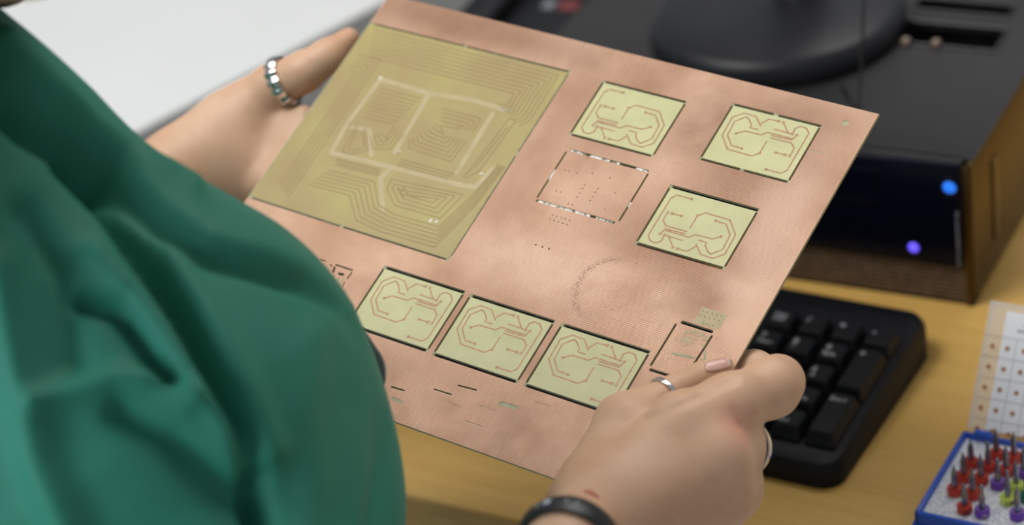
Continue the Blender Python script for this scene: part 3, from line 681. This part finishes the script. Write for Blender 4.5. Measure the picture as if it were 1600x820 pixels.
D = [(12.6, 23.4, 'r', 'red-ringed drill bit at the left end of the second row', 0, 1.0, None),
     (13.1, 35.0, 'r', 'red-ringed drill bit in the left column, third from the front', 0, .98, None),
     (12.7, 46.9, 'r', 'red-ringed drill bit at the rear of the left column', 0, .93, None),
     (21.9, 11.6, 'r', 'red-ringed drill bit with dark printed number, foremost of the red ones', 0, 1.0, '05'),
     (21.8, 23.5, 'r', 'red-ringed drill bit directly behind the foremost red one', 0, 1.0, None),
     (21.8, 35.9, 'r', 'red-ringed drill bit in the second column from the left, third from the front', 0, 1.02, None),
     (21.7, 46.8, 'r', 'red-ringed drill bit in the second column from the left, fourth from the front', 1, 1.0, None),
     (22.3, 57.4, 'r', 'red-ringed drill bit at the rear of the second column, nearest the left hinge tab', 0, 1.05, None),
     (30.9, 11.7, 'p', 'purple-ringed drill bit in the front row with spiral tip and pale number', 1, 1.06, '.00'),
     (30.8, 35.1, 'p', 'purple-ringed drill bit surrounded by red ones in the middle of the foam', 1, 1.02, None),
     (31.2, 46.2, 'r', 'red-ringed drill bit directly behind the middle purple one', 0, 1.04, None),
     (31.4, 57.8, 'r', 'red-ringed drill bit at the back of the third column, rightmost of the red ones', 0, 1.05, None),
     (39.3, 25.0, 'y', 'yellow-green ringed drill bit marked 2.00', 1, 1.12, '2.00'),
     (39.9, 35.7, 'y', 'yellow-green ringed drill bit behind the one marked 2.00', 0, 1.06, None),
     (47.6, 15.0, 'p', 'purple-ringed drill bit at the right, in front of the yellow-green ones', 0, 1.12, None),
     (39.9, 47.7, 'p', 'purple-ringed drill bit at the right edge, behind the yellow-green ones', 0, 1.05, None),
     (47.6, 29.5, 'g', 'dark green ringed drill bit at the right edge of the picture', 0, 1.05, None)]
for lx, ly, c_, lab, st_, sc_, mk in D:
    drill(lx / 1000, ly / 1000, dict(r=m_red, p=m_purple, y=m_lime, g=m_dkgreen)[c_], lab, st_, .0178, mk, sc_, random.uniform(0, 6))

# ================================================================= bodies: signed-distance surfaces turned into one continuous mesh
def sd_prims(P, prims):
    out = None
    for a, ra, b_, rb, k in prims:
        ab = b_ - a; L2 = max(ab @ ab, 1e-12)
        t = np.clip(((P - a) @ ab) / L2, 0, 1)
        d = np.sqrt((((P - a) - t[..., None] * ab) ** 2).sum(-1)) - (ra + t * (rb - ra))
        if out is None: out = d
        elif k >= 0: h = np.clip(k - np.abs(out - d), 0, None) / max(k, 1e-9); out = np.minimum(out, d) - h * h * k * .25
        else: k2 = -k; h = np.clip(k2 - np.abs(out + d), 0, None) / k2; out = np.maximum(out, -d) + h * h * k2 * .25    # carve
    return out
def surface_nets(f, lo, hi, h):
    lo = np.array(lo, float); n = np.ceil((np.array(hi) - lo) / h).astype(int) + 1
    ax = [lo[i] + h * np.arange(n[i]) for i in range(3)]
    F = np.empty(n, np.float32)
    for i in range(n[0]):
        Y, Z = np.meshgrid(ax[1], ax[2], indexing='ij'); F[i] = f(np.stack([np.full_like(Y, ax[0][i]), Y, Z], -1))
    I = F < 0
    occ = np.zeros(n - 1, np.int8)
    for dx in (0, 1):
        for dy in (0, 1):
            for dz in (0, 1): occ += I[dx:n[0] - 1 + dx, dy:n[1] - 1 + dy, dz:n[2] - 1 + dz]
    act = (occ > 0) & (occ < 8); idx = -np.ones(n - 1, int); cells = np.argwhere(act); idx[act] = np.arange(len(cells))
    acc = np.zeros((len(cells), 3)); cnt = np.zeros(len(cells))
    for axis in range(3):
        o1, o2 = [a for a in range(3) if a != axis]
        for s1 in (0, 1):
            for s2 in (0, 1):
                c0 = cells.copy(); c0[:, o1] += s1; c0[:, o2] += s2; c1 = c0.copy(); c1[:, axis] += 1
                f0 = F[tuple(c0.T)]; f1 = F[tuple(c1.T)]; m = (f0 < 0) != (f1 < 0)
                t = f0[m] / (f0[m] - f1[m]); p = c0[m].astype(float); p[:, axis] += t; acc[m] += p; cnt[m] += 1
    V = lo + h * acc / cnt[:, None]; faces = []
    for axis in range(3):
        o1, o2 = [(1, 2), (2, 0), (0, 1)][axis]
        sl0 = [slice(None)] * 3; sl1 = [slice(None)] * 3; sl0[axis] = slice(0, -1); sl1[axis] = slice(1, None)
        A = I[tuple(sl0)]; B = I[tuple(sl1)]; e = np.argwhere(A != B)
        ok = (e[:, o1] > 0) & (e[:, o2] > 0) & (e[:, o1] < n[o1] - 1) & (e[:, o2] < n[o2] - 1); e = e[ok]
        q = []
        for s1, s2 in ((1, 1), (0, 1), (0, 0), (1, 0)):
            c = e.copy(); c[:, o1] -= s1; c[:, o2] -= s2; q.append(idx[tuple(c.T)])
        q = np.stack(q, 1); flip = ~A[tuple(e.T)]; q[flip] = q[flip][:, ::-1]; faces.append(q)
    Fq = np.concatenate(faces); Fq = Fq[(Fq >= 0).all(1)]
    for _ in range(2):                                  # pull on to the surface
        g = np.zeros_like(V); e = h * .5
        for i in range(3):
            d = np.zeros(3); d[i] = e; g[:, i] = (f(V + d) - f(V - d)) / (2 * e)
        gl = np.maximum(np.linalg.norm(g, axis=1, keepdims=True), .3); V = V - g / gl * np.clip(f(V), -h, h)[:, None]
    return V, Fq, g / gl
def refine(f, V, Fq, h):                                # split every quad in four and pull the new points on to the surface
    e = np.sort(np.stack([Fq, np.roll(Fq, -1, 1)], -1).reshape(-1, 2), 1)
    key_ = e[:, 0].astype(np.int64) * len(V) + e[:, 1]; u, inv = np.unique(key_, return_inverse=True)
    mid = (V[u // len(V)] + V[u % len(V)]) / 2; cen = V[Fq].mean(1); n0, n1 = len(V), len(V) + len(mid)
    m = inv.reshape(-1, 4) + n0; c = np.arange(len(Fq)) + n1
    Q = np.concatenate([np.stack([Fq[:, i], m[:, i], c, m[:, i - 1]], 1) for i in range(4)])
    V = np.concatenate([V, mid, cen])
    for _ in range(2):
        g = np.zeros_like(V); e_ = h * .5
        for i in range(3):
            d = np.zeros(3); d[i] = e_; g[:, i] = (f(V + d) - f(V - d)) / (2 * e_)
        gl = np.maximum(np.linalg.norm(g, axis=1, keepdims=True), .3); V = V - g / gl * np.clip(f(V), -h, h)[:, None]
    return V, Q, g / gl
def bounds(prims, pad):
    lo = np.min([np.minimum(a - ra, b_ - rb) for a, ra, b_, rb, k in prims if k >= 0], 0) - pad
    hi = np.max([np.maximum(a + ra, b_ + rb) for a, ra, b_, rb, k in prims if k >= 0], 0) + pad
    return lo, hi
def fastmesh(name, V, Fq, m, parent):
    me = bpy.data.meshes.new(name); me.vertices.add(len(V)); me.vertices.foreach_set('co', np.ascontiguousarray(V, np.float32).ravel())
    me.loops.add(Fq.size); me.loops.foreach_set('vertex_index', Fq.astype(np.int32).ravel()); me.polygons.add(len(Fq))
    me.polygons.foreach_set('loop_start', np.arange(0, Fq.size, 4, dtype=np.int32)); me.polygons.foreach_set('loop_total', np.full(len(Fq), 4, np.int32))
    me.polygons.foreach_set('use_smooth', np.ones(len(Fq), bool)); me.update(calc_edges=True); me.validate()
    if m: me.materials.append(m)
    o = bpy.data.objects.new(name, me); COL.objects.link(o)
    if parent: o.parent = parent
    return o
def chain(nodes, k):                                   # nodes: (point, radius)
    return [(a[0], a[1], b_[0], b_[1], k) for a, b_ in zip(nodes, nodes[1:])]
def H(px, py, h, rp):                                  # joint given by photo position, height over the board plane and apparent radius
    p_ = onb(px, py, h); d = project(p_)[2]; return (p_, rp * d / 3800)
def G(px, py, d, rp): return (at(px, py, d), rp * d / 3800)

person = tag(empty('person', (-.40, .62, 0)), 'person in a green lab coat at lower left, holding the copper sheet in both hands', 'person')
PB = np.array([-.40, .62, 0])
#--RIGHT HAND
rw = G(890, 850, .93, 62)
rh = []
rh += chain([G(530, 1235, .83, 92), G(680, 1190, .815, 98), G(815, 1030, .865, 82), rw, H(925, 775, .030, 48)], .012)      # forearm and wrist
rh += chain([H(925, 790, .030, 48), H(1065, 660, .026, 44)], .018)       # index metacarpal
rh += chain([H(935, 810, .032, 48), H(1118, 712, .018, 44)], .018)
rh += chain([H(940, 840, .026, 48), H(1128, 768, .004, 42)], .018)
rh += chain([H(940, 850, .018, 46), H(1105, 812, -.008, 38)], .018)
rh += chain([H(1065, 660, .026, 44), H(1140, 632, .018, 44), H(1204, 606, .005, 44)], .008)       # index, first phalanx
rh += chain([H(1204, 606, .005, 44), H(1216, 596, -.001, 40)], .006)
rh += chain([H(1214, 596, -.004, 39), H(1178, 577, -.014, 28), H(1130, 590, -.0112, 25)], .005)       # then curling back under the sheet
rh += chain([H(1118, 712, .018, 44), H(1150, 702, .003, 40), H(1160, 692, -.022, 33)], .008)       # middle finger, hooked under
rh += chain([H(1160, 690, -.022, 33), H(1120, 660, -.032, 29), H(1070, 640, -.018, 26)], .005)
rh += chain([H(1128, 768, .004, 42), H(1146, 765, -.010, 40), H(1146, 760, -.032, 32)], .008)
rh += chain([H(1146, 760, -.032, 32), H(1110, 730, -.040, 28), H(1060, 700, -.024, 25)], .005)
rh += chain([H(1105, 812, -.008, 38), H(1118, 830, -.028, 32), H(1100, 820, -.044, 28), H(1060, 780, -.036, 24)], .006)
rh += chain([H(925, 745, .022, 46), H(978, 662, .0155, 47)], .012)                                  # thumb base
rh += chain([H(978, 662, .0155, 47), H(1048, 616, .0075, 28)], .005)
rh += chain([H(1048, 616, .0075, 28), H(1098, 589, .0068, 25)], .002)
rh += chain([H(1098, 589, .0068, 25), H(1128, 578, .0058, 20)], .001)
#--LEFT HAND
lh = []
lh += chain([G(120, 430, 1.19, 70), H(225, 312, -.030, 54), H(290, 258, -.027, 52), H(345, 226, -.024, 54)], .02)
lh += chain([H(345, 225, -.024, 54), H(402, 190, -.026, 52)], .014)
lh += chain([H(340, 250, -.030, 54), H(412, 240, -.034, 50)], .014)
lh += chain([H(335, 265, -.032, 48), H(395, 280, -.038, 44)], .014)
lh += chain([H(365, 185, -.020, 46), H(428, 136, -.010, 36)], .012)                               # thumb base
for y_, h0 in ((208, -.026), (232, -.030), (260, -.032), (285, -.034)):
    lh += chain([H(420, y_, h0, 32), H(500, y_ + 5, -.022, 24), H(580, y_ + 10, -.0125, 24), H(640, y_ + 15, -.0095, 21)], .005)
lh += chain([H(445, 195, -.022, 22), H(476, 181, -.018, 17)], .004)
lh += chain([H(428, 136, -.010, 36), H(475, 112, -.005, 31), H(512, 88, -.003, 26), H(545, 61, -.0055, 18)], .004)
#--rest of the body (coarse, under the clothes) and head
hc = at(-90, -480, .78)
fdir = np.array([.56, .62, -.45]); fdir /= np.linalg.norm(fdir); rdir = np.cross(fdir, [0, 0, 1]); rdir /= np.linalg.norm(rdir); udir = np.cross(rdir, fdir)
neck = at(-330, -40, .86); chest = at(-470, 500, .92); pelvis = np.array([-.42, .62, .56])
head = [(hc - .008 * fdir, .078, hc + .03 * udir, .078, .02), (hc + .02 * fdir - .045 * udir, .055, hc + .045 * fdir - .062 * udir, .034, .04),
        (hc + .078 * fdir - .005 * udir, .006, hc + .094 * fdir - .026 * udir, .0095, .012), (hc + .086 * fdir - .047 * udir + .014 * rdir, .0035, hc + .086 * fdir - .047 * udir - .014 * rdir, .0035, .010),
        (hc + .074 * rdir - .01 * udir, .014, hc + .078 * rdir + .012 * udir, .017, .008), (hc - .074 * rdir - .01 * udir, .014, hc - .078 * rdir + .012 * udir, .017, .008),
        (hc + .074 * fdir + .014 * udir + .03 * rdir, .012, hc + .074 * fdir + .014 * udir + .031 * rdir, .012, -.012), (hc + .074 * fdir + .014 * udir - .03 * rdir, .012, hc + .074 * fdir + .014 * udir - .031 * rdir, .012, -.012),
        (hc - .03 * fdir - .05 * udir, .052, neck, .056, .02)]
trunk = [(neck, .045, chest, .08, .03), (chest, .085, pelvis, .11, .03)]
trunk += chain([(chest, .07), G(-40, 515, .95, 200), G(250, 790, .96, 150), G(400, 1060, .90, 110), G(530, 1235, .83, 84)], .02)
trunk += chain([(chest, .07), G(-560, 100, 1.12, 150), G(-200, 520, 1.19, 110), G(60, 470, 1.185, 64), G(125, 425, 1.19, 62)], .02)
parts = []
for pr, h_ in ((rh, .0017), (lh, .0019), (head, .0035), (trunk, .008)):
    f = (lambda pr_: (lambda P: sd_prims(P, pr_)))(pr)
    lo, hi = bounds(pr, .008); parts.append(surface_nets(f, lo, hi, h_))
# creases on the right hand
V, Fq, Nn = parts[0]
px, py, dd = project(V)
vis = (Nn @ (CR[2])) > -.1
def seg_d(px, py, pts):
    best = np.full(px.shape, 1e9)
    for (x0, y0), (x1, y1) in zip(pts, pts[1:]):
        dx, dy = x1 - x0, y1 - y0; t = np.clip(((px - x0) * dx + (py - y0) * dy) / (dx * dx + dy * dy), 0, 1)
        best = np.minimum(best, np.hypot(px - x0 - t * dx, py - y0 - t * dy))
    return best
for pts, amp, wd in (([(1148, 592), (1085, 622), (1010, 655)], .0010, 6), ([(1148, 640), (1158, 664)], .0006, 6), ([(1085, 572), (1092, 600)], .0003, 3), ([(1075, 578), (1082, 606)], .0003, 3)):
    d_ = seg_d(px, py, pts); V = V - Nn * (amp * np.exp(-(d_ / wd) ** 2) * vis)[:, None]
parts[0] = (V, Fq, Nn)
off = 0; VV, FF = [], []
for V, Fq, _ in parts: VV.append(V - PB); FF.append(Fq + off); off += len(V)
body = fastmesh('body', np.concatenate(VV), np.concatenate(FF), m_skin, person)
def surf_pt(prims, px, py, d0=.6):                     # first hit of a view ray with a surface
    r = ray(px, py); d = d0
    for _ in range(80): d += .8 * float(sd_prims(CAM + r * d, prims)) / np.linalg.norm(r)
    P_ = CAM + r * d; e = 5e-4; g_ = np.array([float(sd_prims(P_ + v, prims) - sd_prims(P_ - v, prims)) for v in np.eye(3) * e]); return P_, g_ / np.linalg.norm(g_)
spp, _ = surf_pt(rh, 925, 771); spot_node.inputs[1].default_value = tuple(spp - PB)
kp, _ = surf_pt(rh, 1150, 664); knuckle_node.inputs[1].default_value = tuple(kp - PB)
# thumbnail
def nail(name, prims, base, tip, half, parent):
    pts_, fc = [], []; nu, nv = 9, 7
    for i in range(nu):
        t = i / (nu - 1)
        for j in range(nv):
            s_ = (j / (nv - 1) * 2 - 1) * (1 - .35 * (2 * t - 1) ** 4)
            x = base[0] + (tip[0] - base[0]) * t - s_ * half * (tip[1] - base[1]) / math.hypot(tip[0] - base[0], tip[1] - base[1]); y = base[1] + (tip[1] - base[1]) * t + s_ * half * (tip[0] - base[0]) / math.hypot(tip[0] - base[0], tip[1] - base[1])
            P_, n_ = surf_pt(prims, x, y); pts_.append(P_ + n_ * .0003 * (1 - s_ * s_ * .9) - PB)
    for i in range(nu - 1):
        for j in range(nv - 1): a = i * nv + j; fc.append((a, a + 1, a + nv + 1, a + nv))
    o = mesh_obj(name, pts_, fc, m_nail, parent, True); so = o.modifiers.new('thickness', 'SOLIDIFY'); so.thickness = .0003; so.offset = 1
    o.data.materials.append(m_nailtip)
    for p_ in o.data.polygons:
        if p_.index // (nv - 1) >= nu - 2: p_.material_index = 1
    return o
nail('thumbnail', rh, (1102, 574), (1141, 566), 9, person)

# ---- green coat
cp = []
cp += chain([G(250, 790, .96, 384), G(190, 690, .958, 412), G(60, 600, .955, 398), G(-110, 450, .95, 384), G(-250, 340, .94, 362)], .008)
cp += chain([G(-250, 340, .94, 345), (at(-560, 420, .93), .11)], .04)
cp += [(at(-430, 330, .93), .105, pelvis + np.array([0, 0, -.02]), .145, .05), (pelvis + np.array([0, 0, -.02]), .15, pelvis + np.array([.08, .09, -.05]), .14, .05)]
cp += chain([G(250, 790, .96, 384), G(400, 1060, .90, 240), G(520, 1230, .84, 190), G(640, 1240, .815, 150)], .01)      # sleeve bends at the elbow
cp += [(at(640, 1240, .815), .030, at(760, 1100, .84), .027, -.006)]
cp += chain([G(-560, 100, 1.12, 280), G(-200, 520, 1.19, 230), G(60, 470, 1.185, 120), G(190, 345, 1.19, 76)], .03)     # far sleeve
fcoat = lambda P: sd_prims(P, cp)
lo, hi = bounds(cp, .02)
V, Fq, Nn = surface_nets(fcoat, lo, hi, .0042)
V, Fq, Nn = refine(fcoat, V, Fq, .0042)
V = V.copy(); px, py, dd = project(V); face = np.clip((Nn @ CR[2]) * 3 - .25, 0, 1) * (dd < 1.12)
def fold(pts, amp, wd, asym=0):
    global V
    d_ = seg_d(px, py, pts); V = V - Nn * (amp * np.exp(-(d_ / wd) ** 2) * face)[:, None]
def flap(poly_pts, amp, soft):                         # raises the cloth on the upper-right side of a line, as an overlapping lapel
    global V
    best = np.full(px.shape, 1e9); sgn = np.zeros(px.shape)
    for (x0, y0), (x1, y1) in zip(poly_pts, poly_pts[1:]):
        dx, dy = x1 - x0, y1 - y0; t = np.clip(((px - x0) * dx + (py - y0) * dy) / (dx * dx + dy * dy), 0, 1)
        d_ = np.hypot(px - x0 - t * dx, py - y0 - t * dy); s_ = np.sign(dy * (px - x0) - dx * (py - y0)); m = d_ < best; best[m] = d_[m]; sgn[m] = s_[m]
    f_ = 1 / (1 + np.exp(-best * sgn / soft)); V += Nn * (amp * (f_ - .5) * np.exp(-(best / 120) ** 2) * face)[:, None]
crease = [(-60, 40), (0, 125), (60, 180), (110, 208), (180, 265), (250, 335), (320, 388), (400, 408), (480, 434), (540, 474), (580, 525), (606, 590)]
flap(crease, .008, 5)
fold([(-60, 60), (0, 135), (60, 188), (110, 215), (170, 262)], .015, 26)
fold([(170, 262), (250, 340), (320, 392), (400, 412), (480, 438), (540, 478), (580, 530)], .006, 13)
fold([(50, 60), (130, 145), (190, 195), (250, 232)], .008, 22)
fold([(0, 70), (80, 150), (150, 205), (300, 290)], -.008, 22)
fold([(120, 250), (180, 315), (232, 400), (285, 485), (325, 570), (372, 660), (398, 740), (408, 830)], .013, 19)
fold([(270, 400), (320, 480), (380, 600), (420, 700)], -.004, 30)
fold([(150, 400), (215, 475), (280, 570), (340, 650), (392, 725)], -.007, 22)
fold([(135, 468), (185, 482), (222, 530), (262, 590)], .010, 17)
fold([(60, 625), (180, 592), (240, 596), (290, 625)], -.006, 20)
fold([(190, 640), (270, 685), (330, 745), (390, 800)], .007, 24)
fold([(612, 640), (604, 740), (590, 830)], .006, 18)
fold([(500, 520), (480, 640), (490, 760), (480, 830)], -.0025, 30)
fold([(40, 330), (90, 430), (110, 560)], .006, 28); fold([(-10, 420), (20, 560), (60, 720), (110, 830)], -.008, 32)
coat = fastmesh('lab_coat', V - PB, Fq, m_green, person)
# dark shirt cuff glimpsed past the coat's edge, trousers, shoes, hair
sh = chain([G(512, 525, .985, 54), G(548, 583, .985, 56)], .01)
V2, F2, _ = surface_nets(lambda P: sd_prims(P, sh), *bounds(sh, .01), .004); fastmesh('undershirt', V2 - PB, F2, m_blackcloth, person)
fw = np.array([.56, .83, 0]); rt = np.array([.83, -.56, 0]); tp = []
for s_ in (-1, 1):
    hip = pelvis + rt * .08 * s_ + np.array([0, 0, -.06]); knee = hip + fw * .36 + rt * .03 * s_ + np.array([0, 0, -.02]); ank = knee + np.array([0, 0, -.39]) + fw * .02
    tp += [(hip, .085, knee, .06, .03 if tp else .03), (knee, .06, ank, .042, .02)]
    shoe = MB(); shoe.box(-.045, .045, -.09, .17, 0, .08, .035, 4, Matrix.Translation(Vector(ank - PB).xy.to_3d()) @ Matrix.Rotation(-.59, 4, 'Z')); shoe.build('shoe', m_blackcloth, person, True)
V2, F2, _ = surface_nets(lambda P: sd_prims(P, tp), *bounds(tp, .01), .009); fastmesh('trousers', V2 - PB, F2, m_trouser, person)
hp_ = [(hc - .018 * fdir + .01 * udir, .088, hc - .010 * fdir + .036 * udir, .084, .02), (hc - .09 * fdir + .02 * udir, .04, hc - .105 * fdir - .02 * udir, .036, .02), (hc + .12 * fdir - .03 * udir, .07, hc + .10 * fdir - .09 * udir, .085, -.02)]
hp_ += [(hc - .035 * fdir - .01 * udir, .088, hc - .055 * fdir - .085 * udir, .066, .02)]
hp_ += [(at(-60, -330, .84), .05, at(-8, -74, .96), .0220, .02)]
V2, F2, _ = surface_nets(lambda P: sd_prims(P, hp_), *bounds(hp_, .01), .004); fastmesh('hair', V2 - PB, F2, m_hair, person)

# ================================================================= rings and wristband
def hoop(name, c, axis, r, wd, th, m, label, cat, facets=0, n=48, ell=1.0, major=None, up=None, waves=0):
    axis = Vector(axis).normalized(); a = Vector(major) if major is not None else axis.orthogonal(); a = (a - axis * a.dot(axis)).normalized(); b_ = axis.cross(a)
    bm = bmesh.new(); R = []
    prof = [(-wd / 2, 0), (-wd / 2, th * .6), (-wd / 4, th), (wd / 4, th), (wd / 2, th * .6), (wd / 2, 0)]
    for k in range(n):
        t = 2 * PI * k / n; fr = 1.0
        if facets: fr = 1 + .04 * math.cos(facets * t)
        row = []
        for z_, q in prof:
            rr_ = (r + q) * fr if q > 0 else r
            zz = z_ * (1 + (.12 * math.cos(facets * t) if facets else 0)); row.append(bm.verts.new(a * rr_ * math.cos(t) + b_ * rr_ * ell * math.sin(t) + axis * zz))
        R.append(row)
    for k in range(n):
        x, y = R[k], R[(k + 1) % n]
        for i in range(len(prof)): j = (i + 1) % len(prof); bm.faces.new((x[i], x[j], y[j], y[i]))
    bmesh.ops.recalc_face_normals(bm, faces=bm.faces); me = bpy.data.meshes.new(name); bm.to_mesh(me); bm.free()
    me.polygons.foreach_set('use_smooth', [True] * len(me.polygons)); me.set_sharp_from_angle(angle=math.radians(38)); me.materials.append(m)
    o = bpy.data.objects.new(name, me); COL.objects.link(o); o.location = c; tag(o, label, cat); return o
def axis_of(p0, p1): return Vector(p1) - Vector(p0)
def fit_hoop(prims, a0, a1, t, extra=.0003):             # radius and centre of the flesh at that place, so that the ring fits
    c = a0[0] * (1 - t) + a1[0] * t; ax = a1[0] - a0[0]; ax /= np.linalg.norm(ax)
    e1 = np.cross(ax, CR[2]); e1 /= np.linalg.norm(e1); e2 = np.cross(e1, ax)   # e2 looks to the front side
    if e2 @ CR[2] < 0: e2 = -e2
    ds = []
    for k in range(-3, 4):
        v = e1 * math.sin(k * .4) + e2 * math.cos(k * .4); q = .002
        for _ in range(60): q += .8 * max(1e-5, -float(sd_prims(c + v * q, prims))) if float(sd_prims(c + v * q, prims)) < 0 else 0
        ds.append(q)
    return c, ax, float(np.median(ds)) + extra
a0, a1 = H(978, 662, .0155, 47), H(1048, 616, .0075, 28)
c_, ax_, r_ = fit_hoop(rh, a0, a1, .9)
hoop('ring', c_, ax_, r_, .0024, .0011, m_silver, 'thin plain silver ring on the thumb pressing the sheet at lower right', 'ring')
a0, a1 = H(428, 136, -.010, 36), H(475, 112, -.005, 31)
c_, ax_, r_ = fit_hoop(lh, a0, a1, .35)
hoop('ring', c_, ax_, r_, .0062, .0016, m_silver, 'wide faceted silver ring on the thumb at upper left', 'ring', facets=14, n=84)
a0, a1 = H(1150, 702, .003, 40), H(1160, 692, -.022, 33)
c_, ax_, r_ = fit_hoop(rh, a0, a1, .3)
r_ = .0118; c_ = c_ + CR[0] * .0012
hoop('ring', c_, ax_, r_, .0050, .0014, m_silver, 'silver ring seen edge-on on the bent middle finger, over the keyboard', 'ring')
w0, w1 = G(815, 1030, .865, 82), rw
c_, ax_, r_ = fit_hoop(rh, rw, w0, .02)
band = hoop('wristband', c_, ax_, r_ , .0100, .0022, m_band, 'black rubber wristband with faint pale marks on the right wrist', 'wristband', n=72)
ax_ = Vector(ax_); e1 = ax_.orthogonal().normalized(); e2 = ax_.cross(e1)
def on_band(tx, ty):                                   # angle round the band nearest to a place on its visible side
    best = None
    for k in range(180):
        d = e1 * math.cos(k * PI / 90) + e2 * math.sin(k * PI / 90)
        if np.array(d) @ CR[2] < 0: continue
        x, y, _ = project(np.array(c_) + np.array(d) * (r_ + .0022)); q = math.hypot(x - tx, y - ty)
        if best is None or q < best[0]: best = (q, d)
    return best[1]
b = MB(); cpos = Vector(c_)
for tx, ty, sz in ((852, 786, .0016), (858, 783, .0016), (840, 790, .001), (884, 786, .0007), (900, 791, .0006)):
    d = on_band(tx, ty); tg = ax_.cross(d); Mx = Matrix((tg, ax_, d)).transposed().to_4x4(); Mx.translation = d * (r_ + .00215)
    b.box(-sz * .5, sz * .5, -sz, sz, -.0001, .00015, 0, 1, Mx)
b.build('printed_marks', m_bandmark, band)
